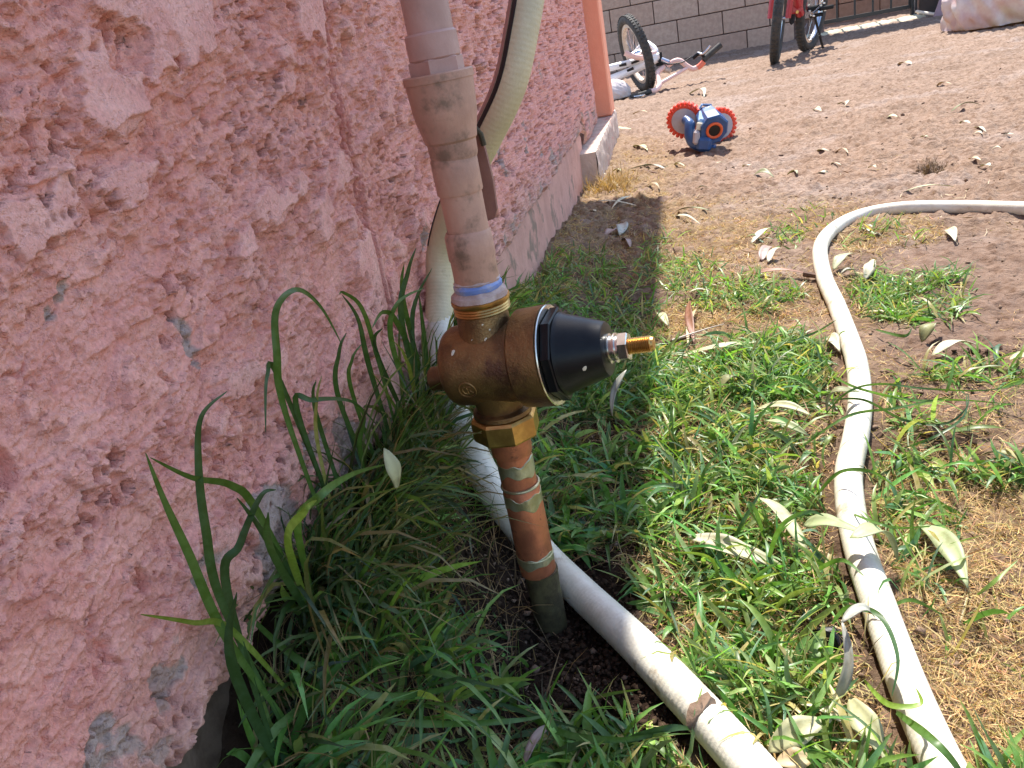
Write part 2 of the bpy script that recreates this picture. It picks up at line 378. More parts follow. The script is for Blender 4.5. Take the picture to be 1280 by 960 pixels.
# ------------------------------------------------------------------ pink house: stucco wall, plinth, slab, pillar, roof
WX = -.30; YEND = 3.69
house = thing('pink_house', 'pink stucco house wall along the left side with an orange corner pillar', 'house', (WX, 1.8, 0))
def stucco():
    th = np.linspace(math.atan(.10/.3), math.atan(3.4/.3), 840); y = .3*np.tan(th)
    y = np.unique(np.concatenate([[-.6, -.2], y, np.linspace(.690, .765, 85), [3.5, 3.6, YEND]]))
    z = np.linspace(0, 1, 620); z = .172+.50*z; z = np.concatenate([z, [.72, .9, 1.3, 2.0, 2.45]])
    Y, Z = np.meshgrid(y, z, indexing='ij'); fine = (Z < .68)*1.0
    wx = .010*fbm(Y*18, Z*18, 3, 5); wz = .010*fbm(Y*18+9, Z*18, 3, 6)
    A = Y+wx; B = Z+wz
    tilt = .16
    Ba = B-tilt*A
    S1 = fbm(A*6, Ba*13, 4, 100)+.55*fbm(A*26, Ba*30, 3, 105)
    S1 += 1.0*np.exp(-(((Y-.49)/.055)**2+((Z-.585)/.055)**2)**2)       # smooth trowelled patch high on the near wall
    S1 += .5*np.exp(-((Y-.70)/.035)**2)-.25*sst(1., 1.5, Y)
    sm = sst(.36, .42, S1); sm2 = sst(-.16, -.08, S1)
    grain = fbm(Y*125, Z*125, 4, 110, .62); grain2 = fbm(Y*230, Z*230, 2, 120)
    streak = fbm(A*9, Ba*150, 3, 130)
    lump = fbm(Y*34, Z*40, 3, 140)
    h = .0022*fbm(Y*5, Z*5, 3, 150)
    farw = sst(.9, 1.6, Y)
    rough = .0013*grain+.0011*grain2+.0005*lump+.0006*gn(Y*430, Z*430, 125)
    flat = .0012*streak+.0008*grain+.0008*grain2
    Sn = S1+.10*grain+.05*lump
    h += .0022*sst(-.20, -.17, Sn)+.0030*sst(.10, .13, Sn)+.0030*sst(.34, .37, Sn)
    # long trowel ridges running along the wall
    for (y0, y1, za, zb_, am) in ((.28, .50, .470, .512, .0035), (.34, .62, .395, .415, .003), (.5, .78, .50, .525, .003), (.3, .52, .345, .372, .0025)):
        ln_ = za+(zb_-za)*(Y-y0)/(y1-y0)+.010*fbm(Y*24, Y*0+za, 3, 149); win = sst(y0-.03, y0+.02, Y)*sst(y1+.03, y1-.02, Y)
        h += am*win*sst(ln_-.0015, ln_, Z)*np.exp(-np.clip(Z-ln_, 0, 1)/.022)
    rz = sst(-.06, .12, fbm(Y*8+4, Ba*13, 3, 145)-.03+.2*farw)
    h += sm*(.0012+.0005*streak)+(1-sm)*(rz*rough+(1-rz)*(flat*1.5))
    edge = sst(.20, .30, S1)*sst(.40, .31, S1); h += edge*.0012*(1+grain)
    pm = sst(-.05, .30, fbm(Y*9, Z*9, 2, 160)+.25*farw)
    p1 = spots(Y*80, Z*66, 170, .40, .12, .42); p2 = spots(Y*170, Z*130, 180, .42, .12, .5); p4 = spots(Y*26, Z*62, 195, .40, .12, .46); p3 = spots(Y*34, Z*24, 190, .10, .10, .34)
    pits = (sst(0, .22, p1)*.0095*(.15+.85*pm)+sst(0, .25, p2)*.0052*(.10+.90*pm)*(1+.6*farw))*(1-.85*sm)+sst(0, .3, p3)*.008*(1-.7*sm)+sst(0, .3, p4)*.008*sst(.7, 1.3, Y)*(1-.7*sm)
    h -= pits
    # drag marks: short dark tears below lumps
    tear = spots(A*28, Ba*75+1.5*fbm(A*50, B*50, 2, 77), 200, .22, .15, .55); h -= sst(.1, .6, tear)*.0035*(1-sm)*(1-farw*.3)
    # scored double line
    gy = .738-(.563-Z)*.07+.002*gn(Z*30, Z*0, 9)
    for off in (0, .0125): h -= .0065*np.exp(-((Y-gy-off)/.0034)**4)
    seam = np.exp(-((Y-gy)/.0045)**2)+np.exp(-((Y-gy-.0125)/.0045)**2)
    chip = sst(.50, .56, .06*grain+ fbm(Y*11, Z*11, 4, 210)+.35*sst(.30, .18, Z)-.25*sst(.34, .5, Z)); h -= .0012*chip
    # ragged bottom edge
    low = .172+.004*gn(Y*40, Y*0, 4)+.0025*gn(Y*150, Y*0, 14)-.052*sst(2.84, 2.9, Y)
    Zb = np.where(Z < .30, low+(Z-.172)*(.30-low)/(.128), Z)
    X = WX+.002+h*fine*1.15
    X = X-.010*sst(.182, .172, Z)*fine                     # lower lip curls in
    X = X-.05*sst(3.45, 3.69, Y)
    n = fbm(Y*7, Z*7, 4, 220); n2 = fbm(Y*40, Z*40, 3, 230)
    c = np.stack([.83+.04*n+.05*n2, .415+.035*n+.035*n2, .335+.035*n+.035*n2], -1)
    ora = np.array([.84, .36, .26]); k = (sst(.0, .6, fbm(Y*5+3, Z*9, 3, 240))*.35*(1-.5*sm))[..., None]; c = c*(1-k)+ora*k
    pal = np.array([.86, .50, .44]); k = (sm*.5)[..., None]; c = c*(1-k)+pal*k
    vio = np.array([.84, .43, .37]); k = (farw*.45)[..., None]; c = c*(1-k)+vio*k
    k = (np.clip(seam, 0, 1)*.75)[..., None]; c = c*(1-k)+np.array([.56, .20, .16])*k
    gry = np.array([.40, .34, .30]); k = (chip*.85)[..., None]; c = c*(1-k)+gry*k
    mud = np.array([.46, .32, .25]); k = (sst(.26, .17, Z+.03*n)*.55)[..., None]; c = c*(1-k)+mud*k
    pit_shade = (np.maximum(np.maximum(sst(.08, .4, p1)*pm, sst(.15, .6, p2)*.7*pm), sst(.08, .4, p4)*sst(.7, 1.3, Y))*.8)[..., None]; c = c*(1-pit_shade)+np.array([.22, .09, .07])*pit_shade  # pits coloured darker to deepen the shade inside them
    V = np.stack([X, Y, Zb], -1).reshape(-1, 3)
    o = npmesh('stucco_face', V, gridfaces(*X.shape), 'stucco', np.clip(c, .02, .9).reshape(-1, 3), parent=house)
stucco()
b = MB(); b.box((WX-.016-.11, 1.4, 1.33), (.22, 4.55, 2.24)); b.build('wall_core', 'stucco', house, False)
_c = bpy.data.objects['wall_core'].data; _a = _c.color_attributes.new('col', 'FLOAT_COLOR', 'POINT')
for q in _a.data: q.color = (.68, .32, .28, 1)
# plinth with rough face
def roughslab(name, x0, x1, y0, y1, z0, z1, m, amp=.002, parent=house):
    ny, nz = max(8, int((y1-y0)/.012)), 14
    Y, Z = np.meshgrid(np.linspace(y0, y1, ny), np.linspace(z0, z1, nz), indexing='ij')
    X = x1+amp*2*fbm(Y*25, Z*25, 3, 300)-.004*(np.abs((Z-z1)) < .004)
    V = np.stack([X, Y, Z], -1).reshape(-1, 3); n0 = len(V); Fc = gridfaces(ny, nz)
    Xt = np.linspace(x1, x0, 6); top = []
    for i in range(ny):
        for xx in Xt: top.append((xx if xx != x1 else V[i*nz+nz-1][0], Y[i, 0], z1+(.0015*math.sin(i*.7+xx*90) if xx != x1 else 0)))
    V = np.concatenate([V, np.array(top)]); Ft = gridfaces(ny, 6)+n0
    # near end cap
    return npmesh(name, V, np.concatenate([Fc, Ft]), m, parent=parent)
roughslab('plinth', WX-.03, WX-.006, .95, 2.80, -.05, .174, 'plinth', .0016)
roughslab('plinth', WX-.05, WX-.034, -.5, .95, -.05, .175, 'clod', .003)  # near plinth coloured dark to paint the shaded gap below the stucco
roughslab('door_slab', WX-.2, -.250, 2.70, 3.95, -.05, .118, 'slab', .003)
b = MB(); b.box((-.2535-.028, 2.7025, .034), (.054, .006, .166)); b.build('slab_end', 'slab', house, False)
# concrete strip filling the wedge between plinth and slab
b = MB(); b.box((-.31, 3.80, 1.28), (.115, .20, 2.32), bev=.006); b.build('corner_pillar', 'orange_paint', house, False)
rb = MB()
# roof slab with an eave that overhangs the wall
ex = lambda y: -.022+.022*(y-1.9)/1.5
e0, e1 = -1.5, 3.88
rb.add([(-3.5, e0, 2.45), (ex(e0), e0, 2.45), (ex(e1), e1, 2.45), (-3.5, e1, 2.45), (-3.5, e0, 2.6), (ex(e0), e0, 2.6), (ex(e1), e1, 2.6), (-3.5, e1, 2.6)],
       [(0, 3, 2, 1), (4, 5, 6, 7), (0, 1, 5, 4), (1, 2, 6, 5), (2, 3, 7, 6), (3, 0, 4, 7)])
rb.build('roof_overhang', 'roof', house, False)

# ------------------------------------------------------------------ boundary wall of concrete blocks
bw = thing('block_wall', 'dull pinkish grey concrete block wall closing the back of the yard', 'wall', (0, 8.98, 0))
PW, PH = .441, .212; TL = -.12
d0 = Vector((1, TL, 0)).normalized(); nb = Vector((TL, -1, 0)).normalized()*-1; nb = Vector((d0.y, -d0.x, 0))
base0 = Vector((.134, 8.985, 0)); off0 = .0
core = MB(); RB = Matrix(((d0.x, -d0.y, 0), (d0.y, d0.x, 0), (0, 0, 1)))
bm_ = {}
for k, mm in enumerate(('block', 'block_b', 'block_c')):
    for half in (0, 1):
        q = MB(); q.box((0, 0, 0), (PW-.009 if not half else PW/2-.009, .05, PH-.009), bev=.004)
        o = q.build('block', mm, None, False); bm_[(k, half)] = o.data; bpy.data.objects.remove(o)
xr0, xr1 = -2.4, 1.24
for r in range(6):
    n = int((xr1-xr0)/PW)+1
    for i in range(n):
        xx = xr0+(i+(.5 if r % 2 else 0))*PW+.2
        if xx > xr1: continue
        p = base0+d0*xx+Vector((0, 0, r*PH+PH/2-.045)); o = bpy.data.objects.new('block', bm_[(rnd.randrange(3), 0)])
        COL.objects.link(o); o.parent = bw; o.matrix_parent_inverse = Matrix.Translation(-Vector(bw.location))
        o.matrix_basis = Matrix.Translation(p+Vector((0, rnd.uniform(-.003, .003), 0))) @ RB.to_4x4()
core.box(base0+d0*((xr0+xr1)/2)+Vector((0, .10, .60)), (xr1-xr0+.30, .17, 1.31), RB)
core.build('mortar', 'mortar', bw, False)
up = MB()
for r in range(6, 11):
    for i in range(int((xr1-xr0)/PW)+1):
        xx = xr0+(i+(.5 if r % 2 else 0))*PW+.2
        if xx > xr1: continue
        up.box(base0+d0*xx+Vector((0, .05, r*PH+PH/2-.045)), (PW-.014, .17, PH-.013), RB)
tag(up.build('upper_block', 'block', bw, False), kind='stuff')
cap = MB(); cap.box(base0+d0*((xr0+xr1)/2)+Vector((0, .06, 11*PH+.02)), (xr1-xr0+.3, .2, .12), RB); cap.build('wall_cap', 'ledge', bw, False)
# wall seen through the gate
fw = thing('rear_block_wall', 'shaded grey block wall behind the black gate bars', 'wall', (3, 10.6, 0))
for r in range(7):
    for i in range(9):
        o = bpy.data.objects.new('block', bm_[(1 if (i+r) % 3 else 0, 0)]); COL.objects.link(o); o.parent = fw
        o.matrix_parent_inverse = Matrix.Translation(-Vector(fw.location))
        o.matrix_basis = Matrix.Translation((1.3+i*PW, 10.6, r*PH+PH/2-.02))
q = MB(); q.box((3.06, 10.69, .74), (4.1, .15, 1.6)); q.build('mortar', 'mortar', fw, False)

# gate
GY = 9.0
gp0 = ony(1018, 38, GY); gx0 = 1.42; gx1 = ony(1141, 18, GY).x
gate = thing('metal_gate', 'black metal gate with thin upright bars beside the red bicycle', 'gate', ((gx0+gx1)/2, GY, 0))
zb = .10
q = MB(); q.box(((gx0+gx1)/2, GY, zb), (gx1-gx0, .03, .035)); q.build('bottom_rail', 'gate_black', gate, False)
q = MB(); q.box(((gx0+gx1)/2, GY, 1.7), (gx1-gx0+.4, .02, 1.75)); q.build('shade_panel', 'gate_black', gate, False)  # unseen panel added above the bars to cast the shade band in front
nbar = 6
for i in range(nbar):
    q = MB(); q.box((gx0+.07+i*.163, GY-.002, .47), (.016, .016, .72)); q.build('bar', 'gate_black', gate, False)
q = MB(); q.box((gx1, GY-.02, 1.3), (.05, .05, 2.6)); q.build('post', 'gate_black', gate, False)
q = MB(); q.box((gx1+.002, GY-.047, 1.3), (.012, .006, 2.55)); q.build('edge_trim', 'chrome', gate, False)
# pale broken ledge under the gate
X, Y = np.meshgrid(np.linspace(1.25, 2.36, 90), np.linspace(8.62, 8.96, 14), indexing='ij')
Z = .035*sst(8.62, 8.70+0*X, Y+.05*fbm(X*6, X*0, 3, 400))+.012*fbm(X*14, Y*14, 3, 401)*sst(8.62, 8.7, Y)-.012
led = npmesh('cement_ledge', np.stack([X, Y, Z], -1).reshape(-1, 3), gridfaces(*X.shape)[:, ::-1], 'ledge')
tag(led, 'broken pale cement strip on the ground under the black gate', 'ledge')
q = MB(); q.tube(spline([gz((gx1-.02, 8.80), .06), gz((gx1+.08, 8.5), .02), gz((gx1+.2, 8.2), .02), gz((gx1+.42, 8.15), .02), gz((gx1+.7, 8.3), .02)], 6), .014, 8)
tag(q.build('cable', 'cable'), 'pale cable curling away from the foot of the gate post', 'cable')
# leaning board and dark boards right of the gate
q = MB(); P = [ony(1166, 26, 8.4), ony(1212, 26, 8.4), ony(1225, -60, 8.6), ony(1196, -60, 8.6)]
q.add(P+[p+Vector((0, .03, 0)) for p in P], [(0, 1, 2, 3), (7, 6, 5, 4), (0, 4, 5, 1), (1, 5, 6, 2), (2, 6, 7, 3), (3, 7, 4, 0)])
tag(q.build('leaning_board', 'board_pink', None, False), 'pinkish board leaning behind the plastic bag', 'board')
dk = thing('dark_board_fence', 'dark brown board fence right of the gate post', 'fence', (3.2, 8.9, 0))
for i in range(9):
    q = MB(); q.box((gx1+.16+i*.24, 8.95+.004*(i % 2), 1.1), (.232, .03, 2.3)); q.build('board', 'dark_wood', dk, False)

# ------------------------------------------------------------------ vertical pipe with ball valve, pressure regulator and copper riser
PX, PY = -.1625, .596
regp = thing('pressure_regulator_pipe', 'upright water pipe with brass pressure regulator valve standing before the pink wall', 'pipe', (PX, PY, 0))
Zax = (0, 0, 1); PO = (PX, PY, 0)
b = MB(); b.lathe((-.159, PY, 0), Zax, [(.512, .0165), (2.40, .0165)], 32); b.build('upper_pipe', 'collar_paint', regp)
b = MB(); b.lathe((-.1595, PY, 0), Zax, [(.497, .0178), (.498, .0186), (.5135, .0186), (.515, .0172)], 32); b.build('collar', 'collar_paint', regp)
b = MB(); b.lathe((-.1595, PY, 0), Zax, [(.486, .0195), (.487, .0204), (.4965, .0204), (.4975, .0190)], 6); b.build('hex_collar', 'collar_paint', regp, False)
b = MB(); b.lathe((-.160, PY, 0), Zax, [(.427, .0170), (.430, .0180), (.4395, .0184), (.4412, .0197), (.446, .0204), (.452, .0218), (.458, .0231), (.464, .0238), (.475, .0244), (.482, .0249), (.4822, .0256), (.487, .0257), (.4880, .0250), (.4878, .0170)], 48); cpl = b.build('coupling', 'pipe_paint', regp, ang=28)
b = MB(); b.lathe((-.1610, PY, 0), Zax, [(.372, .0162), (.4285, .0164)], 40); b.lathe((-.161, PY, 0), Zax, [(.402, .0172), (.4035, .0177), (.4275, .0177), (.429, .0172)], 40); b.build('middle_pipe', 'pipe_paint', regp)
b = MB(); b.lathe((-.1620, PY, 0), Zax, [(.330, .0172), (.332, .0180), (.3500, .0178), (.352, .0186), (.370, .0184), (.3735, .0166)], 40); b.build('adapter', 'pipe_paint', regp)
def wob(a0, f, s): return lambda a: 1+a0*math.sin(f*a+s)+a0*.5*math.sin(2.3*f*a+s*2)
b = MB(); b.lathe((-.1625, PY, 0), Zax, [(.3245, .0178), (.3265, .0194), (.3295, .0196), (.3325, .0176)], 48, rf=wob(.02, 5, 1)); b.build('thread_tape', 'blue_compound', regp)
b = MB(); b.lathe((-.1625, PY, 0), Zax, [(.3175, .0215), (.319, .0230), (.323, .0222), (.3262, .0186)], 48, rf=wob(.018, 7, 2)); b.lathe((-.1625, PY, 0), Zax, [(.3315, .0178), (.333, .0188), (.3345, .0175)], 48, rf=wob(.03, 5, 3)); b.build('pipe_dope', 'pale_compound', regp)
b = MB(); b.lathe((-.1625, PY, 0), Zax, [(.306, .0190), (.3065, .0205)]+[(.307+i*.0011, .0222+(.0008 if i % 2 else 0)) for i in range(8)]+[(.3160, .0238), (.3185, .0238), (.319, .021)], 48); b.build('threaded_inlet', 'brass_bright', regp)
# regulator body
AX = Vector((math.cos(.16), -math.sin(.16), .075)).normalized(); BO = Vector((-.1645, .596, .2615))
b = MB(); b.lathe(BO, AX, [(-.0365, .014), (-.0362, .0235), (-.0350, .0285), (-.0328, .0316), (-.0295, .0335), (-.025, .0342), (-.02, .0342), (.024, .0342), (.029, .0335), (.031, .030)], 56)
b.lathe((-.1635, PY, 0), Zax, [(.262, .0250), (.279, .0245), (.288, .0228), (.297, .0214), (.307, .0208)], 48)
b.lathe((-.1635, PY, 0), Zax, [(.206, .0200), (.222, .0205), (.228, .0215), (.236, .0245), (.245, .028), (.255, .029)], 48)
body = b.build('valve_body', 'brass', regp, ang=50)
b = MB(); b.lathe(BO, AX, [(.028, .031), (.0292, .0385), (.0310, .0402), (.0545, .0410), (.0550, .038)], 64); b.build('bonnet_ring', 'brass', regp, ang=30)
b = MB(); b.lathe(BO, AX, [(.0551, .034), (.0552, .0405), (.0560, .0409), (.0567, .0402), (.0568, .034)], 64); b.build('washer_rim', 'nickel', regp, ang=30)
b = MB(); b.lathe(BO+AX*.0, AX, [(.0570, .032), (.0572, .0362), (.0578, .0376), (.0640, .0376), (.0648, .0362), (.0648, .030)], 8, up=(0, .3, 1)); b.build('hex_nut', 'black_plastic', regp, False)
b = MB(); b.lathe(BO, AX, [(.0648, .0330), (.0655, .0336), (.0668, .0326), (.069, .0315), (.0995, .0218), (.1008, .0210), (.1012, .0195), (.1012, .010)], 64); b.build('spring_cap', 'black_plastic', regp, ang=40)
for a in range(16):
    pass
b = MB(); b.lathe(BO, AX, [(.100, .0115), (.1030, .0118), (.1034, .0100), (.1065, .0100), (.1069, .0118), (.1080, .0118), (.1084, .0094), (.1102, .0094)], 40); b.build('stem_washer', 'nickel', regp)
b = MB(); b.lathe(BO, AX, [(.1102, .0103), (.1107, .0115), (.1172, .0115), (.1178, .0103)], 6); b.build('lock_nut', 'nickel', regp, False)
pr = [(.1175, .0060)]
for i in range(12): pr += [(.1180+i*.0015, .0066), (.1187+i*.0015, .0056)]
pr += [(.1370, .0052), (.1375, .003)]
b = MB(); b.lathe(BO, AX, pr, 28); b.build('adjusting_screw', 'brass_bright', regp, ang=25)
b = MB(); b.lathe(BO+Vector((0, 0, -.009)), -AX, [(.030, .0105), (.0565, .0105), (.0580, .0094), (.0582, .004)], 28); b.build('side_plug', 'brass', regp)
# cast emblem: letters in a ring, set on the barrel facing the camera
def emblem():
    N0 = Vector((0, -1, -.0)); T0 = AX; c0 = None
    mb = MB(); Rb = .0341; cs = -.008; ang0 = -.28   # angle around the barrel measured from -Y towards -Z
    U = (Vector((0, -1, 0))-AX*Vector((0, -1, 0)).dot(AX)).normalized(); Vv = AX.cross(U)
    if Vv.z > 0: Vv = -Vv
    def at(s, t, h):   # s along axis, t downwards round the barrel
        a = t/Rb; return BO+AX*s+(U*math.cos(a)+Vv*math.sin(a))*(Rb+h)
    s0, t0 = -.0110, .0085
    ring = [at(s0+.0072*math.cos(2*math.pi*k/36), t0+.0072*math.sin(2*math.pi*k/36), .0004) for k in range(37)]
    mb.tube(ring, .0007, 6, caps=False)
    def stroke(pts): mb.tube([at(s0+p[0]*.001, t0+p[1]*.001, .0003) for p in pts], .0006, 6)
    stroke([(-1.6, -3.6), (-3.6, -2.6), (-4.2, 0), (-3.4, 2.4), (-1.4, 3.4)])       # C
    stroke([(0, 4), (0, 0), (0, -3.2), (3.8, -3.2)]); stroke([(0, 0), (3.0, 0)])    # F
    stroke([(2.2, .6), (4.4, 3.4)])
    mb.build('cast_emblem', 'brass', body)
emblem()
# union below body and copper riser
CX = -.1615
b = MB(); b.lathe((-.1630, PY, 0), Zax, [(.1935, .0240), (.1950, .0285), (.1965, .0292), (.2125, .0292), (.2150, .0275), (.2160, .0220)], 8, up=(.38, 1, 0)); b.build('union_nut', 'brass_bright', regp, False)
b = MB(); b.lathe((-.1630, PY, 0), Zax, [(.2150, .0235), (.2160, .0252), (.2195, .0250), (.221, .0215)], 40); b.build('union_ring', 'brass', regp)
b = MB(); b.lathe((-.162, PY, 0), Zax, [(.176, .0172), (.1775, .0178), (.1940, .0178)], 36); b.build('copper_socket', 'copper', regp)
b = MB(); b.lathe((-.1615, PY, 0), Zax, [(.105, .0158), (.177, .0158)], 36); b.build('copper_riser', 'copper', regp)
b = MB(); b.lathe((-.1605, PY, 0), Zax, [(.050, .0162), (.052, .0168), (.108, .0168), (.1425, .0168), (.1438, .0160)], 36); b.build('copper_sleeve', 'copper', regp)
def blotch(z0, z1, seed, x=-.1612, r=.01715):
    b = MB(); n = 40; rr = random.Random(seed); ph = [rr.uniform(0, 6) for _ in range(6)]
    vs = []; 
    for k in range(n):
        a = 2*math.pi*k/n; e = .25*math.sin(2*a+ph[0])+.2*math.sin(5*a+ph[1])+.12*math.sin(9*a+ph[2]); f_ = .25*math.sin(3*a+ph[3])+.2*math.sin(6*a+ph[4])
        zt = z1+e*(z1-z0)*.5; zl = z0-f_*(z1-z0)*.6
        for (zz, q) in ((zl, r-.0004), (zl+.0008, r+.0002), (zt-.0008, r+.0002), (zt, r-.0004)): vs.append((x+math.cos(a)*q, PY+math.sin(a)*q, zz))
    b.add(vs, [(k*4+j, ((k+1) % n)*4+j, ((k+1) % n)*4+j+1, k*4+j+1) for k in range(n) for j in range(3)]); b.build('solder_band', 'solder', regp)
blotch(.156, .170, 3, r=.0160); blotch(.124, .137, 8, x=-.1606, r=.0170); blotch(.062, .072, 12, x=-.1606, r=.0170)
b = MB(); b.torus((-.1607, PY, .1440), Zax, .0165, .0014, 40, 8); b.build('solder_bead', 'solder', regp)
b = MB(); b.torus((-.1606, PY, .0700), (.03, .02, 1), .0168, .0009, 40, 8); b.build('solder_bead', 'solder', regp)
b = MB(); b.lathe((-.158, PY, 0), Zax, [(-.05, .0150), (.030, .0152), (.047, .0158), (.051, .0162)], 36, rf=wob(.02, 3, 1)); b.build('stained_foot', 'copper_dark', regp)
# flat lever handle behind the coupling
P = [ony(588, 152, .625), ony(600, 166, .625), ony(607, 190, .625), ony(616, 225, .625), ony(621, 262, .625), ony(618, 273, .625), ony(608, 277, .625), ony(596, 262, .625), ony(585, 205, .625)]
q = MB(); n = len(P); q.add(P+[p+Vector((0, .005, 0)) for p in P], [tuple(range(n)), tuple(range(2*n-1, n-1, -1))]+[(i, i+n, (i+1) % n+n, (i+1) % n) for i in range(n)])
q.build('lever_handle', 'rusty_paint', regp, False)
q = MB(); q.tube([ony(588, 154, .620), ony(601, 168, .620), ony(605, 182, .62)], .0022, 8); q.build('lever_edge', 'copper_dark', regp)

# ------------------------------------------------------------------ hoses
def hose(name, label, pts, r, m, rib=True):
    path = spline(pts, 40); 
    # resample evenly
    L = [0]
    for a, b_ in zip(path, path[1:]): L.append(L[-1]+(b_-a).length)
    step = .0010; n = int(L[-1]/step); P = np.array(path); s = np.linspace(0, L[-1], n)
    Q = np.stack([np.interp(s, L, P[:, i]) for i in range(3)], 1)
    rs = [r*(1+.006*math.sin(i*1.35)*rib+.010*math.sin(i*.009)) for i in range(n)]
    t = MB(); t.tube([Vector(q) for q in Q], rs, 22); o = t.build(name, m, None, True, 80); return o, Q
def soil_spot(c, nrm, r, seed, parent):
    q = MB(); nrm = nrm.normalized(); U = nrm.orthogonal().normalized(); V = nrm.cross(U); rr = random.Random(seed); n = 16
    vs = [c+nrm*.0042]
    for k in range(n):
        a = 2*math.pi*k/n; d = r*rr.uniform(.5, 1.1); vs.append(c+(U*math.cos(a)*1.3+V*math.sin(a)*.8)*d*.6+nrm*rr.uniform(.0024, .0038))
    for k in range(n):
        a = 2*math.pi*k/n; d = r*rr.uniform(.8, 1.2); vs.append(c+(U*math.cos(a)*1.3+V*math.sin(a)*.8)*d-nrm*.0012)
    q.add(vs, [(0, 1+k, 1+(k+1) % n) for k in range(n)]+[(1+k, 1+n+k, 1+n+(k+1) % n, 1+(k+1) % n) for k in range(n)])
    q.build('mud_patch', 'clod', parent)
HR = .0163
h1 = [atd(668, -120, .74), atd(664, -40, .745), atd(652, 40, .75), atd(636, 110, .765), atd(606, 175, .80), atd(572, 245, .86), atd(552, 310, .91), atd(545, 370, .92), atd(549, 430, .90), atd(563, 495, .865), atd(588, 560, .835),
      atd(624, 625, .815), G(676, 690, .030), G(728, 742, .022), G(790, 800, .018), G(850, 862, .017), G(908, 925, .017), G(960, 985, .016), G(1010, 1050, .015)]
h1 = [Vector((max(p.x, WX+HR+.006), p.y, p.z)) for p in h1]
h1 = [h1[0]+Vector((-.01, .02, .5)), h1[0]+Vector((-.005, .01, .22))]+h1
n_up = 9
ho, Q1 = hose('garden_hose', 'thick cream ribbed hose looping down behind the brass valve to the ground', h1, HR, 'hose')
tag(ho, 'thick cream ribbed hose looping down behind the brass valve to the ground', 'hose')
# the hanging length in a yellower, darker colour: second material by position along the hose
ho.data.materials.append(MATS['hose_yellow']); ho.data.materials.append(MATS['stripe']); ho.data.materials.append(MATS['pink_overspray'])
mi = np.zeros(len(ho.data.polygons), np.int32)
camp = Vector((0, 0, H))
fn = np.zeros(len(ho.data.polygons)*3); ho.data.polygons.foreach_get('center', fn); fc = fn.reshape(-1, 3)
lim = float(h1[2+9].z)
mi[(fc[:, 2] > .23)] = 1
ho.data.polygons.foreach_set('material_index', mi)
# moulded black stripe and paint-splashed edge along the hanging length
def stripe_on(Q, r, i0, i1, a0, a1, name, m, lift=.0005):
    vs = []; fs = []; k = 0; nn = 5; Qs = Q[i0:i1:3]
    for i in range(len(Qs)):
        p = Vector(Qs[i]); T = Vector(Qs[min(i+1, len(Qs)-1)]-Qs[max(i-1, 0)]).normalized(); v = (p-camp).normalized()
        side = T.cross(v).normalized()
        if side.dot(Vector(R3.col[0])) > 0: side = -side
        fr = side.cross(T).normalized()
        if fr.dot(v) > 0: fr = -fr
        for j in range(nn):
            a = math.radians(a0+(a1-a0)*j/(nn-1)); e = lift if 0 < j < nn-1 else lift*.2
            vs.append(p+(side*math.cos(a)+fr*math.sin(a))*(r*1.012+e))
        if i: fs += [((i-1)*nn+j, i*nn+j, i*nn+j+1, (i-1)*nn+j+1) for j in range(nn-1)]
    q = MB(); q.add(vs, fs); q.build(name, m, ho)
za = Q1[:, 2]; iA = 0; iB = int(np.argmax(za < .30)); iM = int(np.argmax(za < .42))
stripe_on(Q1, HR, iA, iM, 36, 56, 'black_stripe', 'stripe')
stripe_on(Q1, HR, iA, iM, -30, 33, 'painted_edge', 'pink_overspray')
stripe_on(Q1, HR, iM-1, iB, 8, 26, 'black_stripe', 'stripe')
for (px, py, rr_, sd_) in ((776, 778, .004, 1), (877, 890, .0105, 2)):
    v = ray(px, py); v = Vector(v/np.linalg.norm(v)); 
    D = (Q1-np.array(camp)); t = D@np.array(v); dist = np.linalg.norm(D-t[:, None]*np.array(v), axis=1); i = int(dist.argmin()); c = Vector(Q1[i])
    pt = camp+v*float(t[i]); nr = (-v*1.0+(pt-c)*40); soil_spot(c+nr.normalized()*HR, nr, rr_, sd_, ho)
h2px = [(1400, 268), (1340, 263), (1280, 261), (1200, 259), (1130, 260), (1080, 268), (1045, 284), (1026, 308), (1030, 345), (1046, 382), (1060, 420), (1071, 455), (1075, 500), (1070, 545), (1061, 590), (1064, 640), (1077, 695), (1096, 750), (1117, 810), (1140, 870), (1166, 930), (1195, 990), (1230, 1060)]
h2 = [G(px, py, .013) for px, py in h2px]
ho2, Q2 = hose('garden_hose', '', h2, .0143, 'hose')
tag(ho2, 'white hose curving across the grass and dirt on the right side', 'hose')
for o in (ho, ho2):
    pass

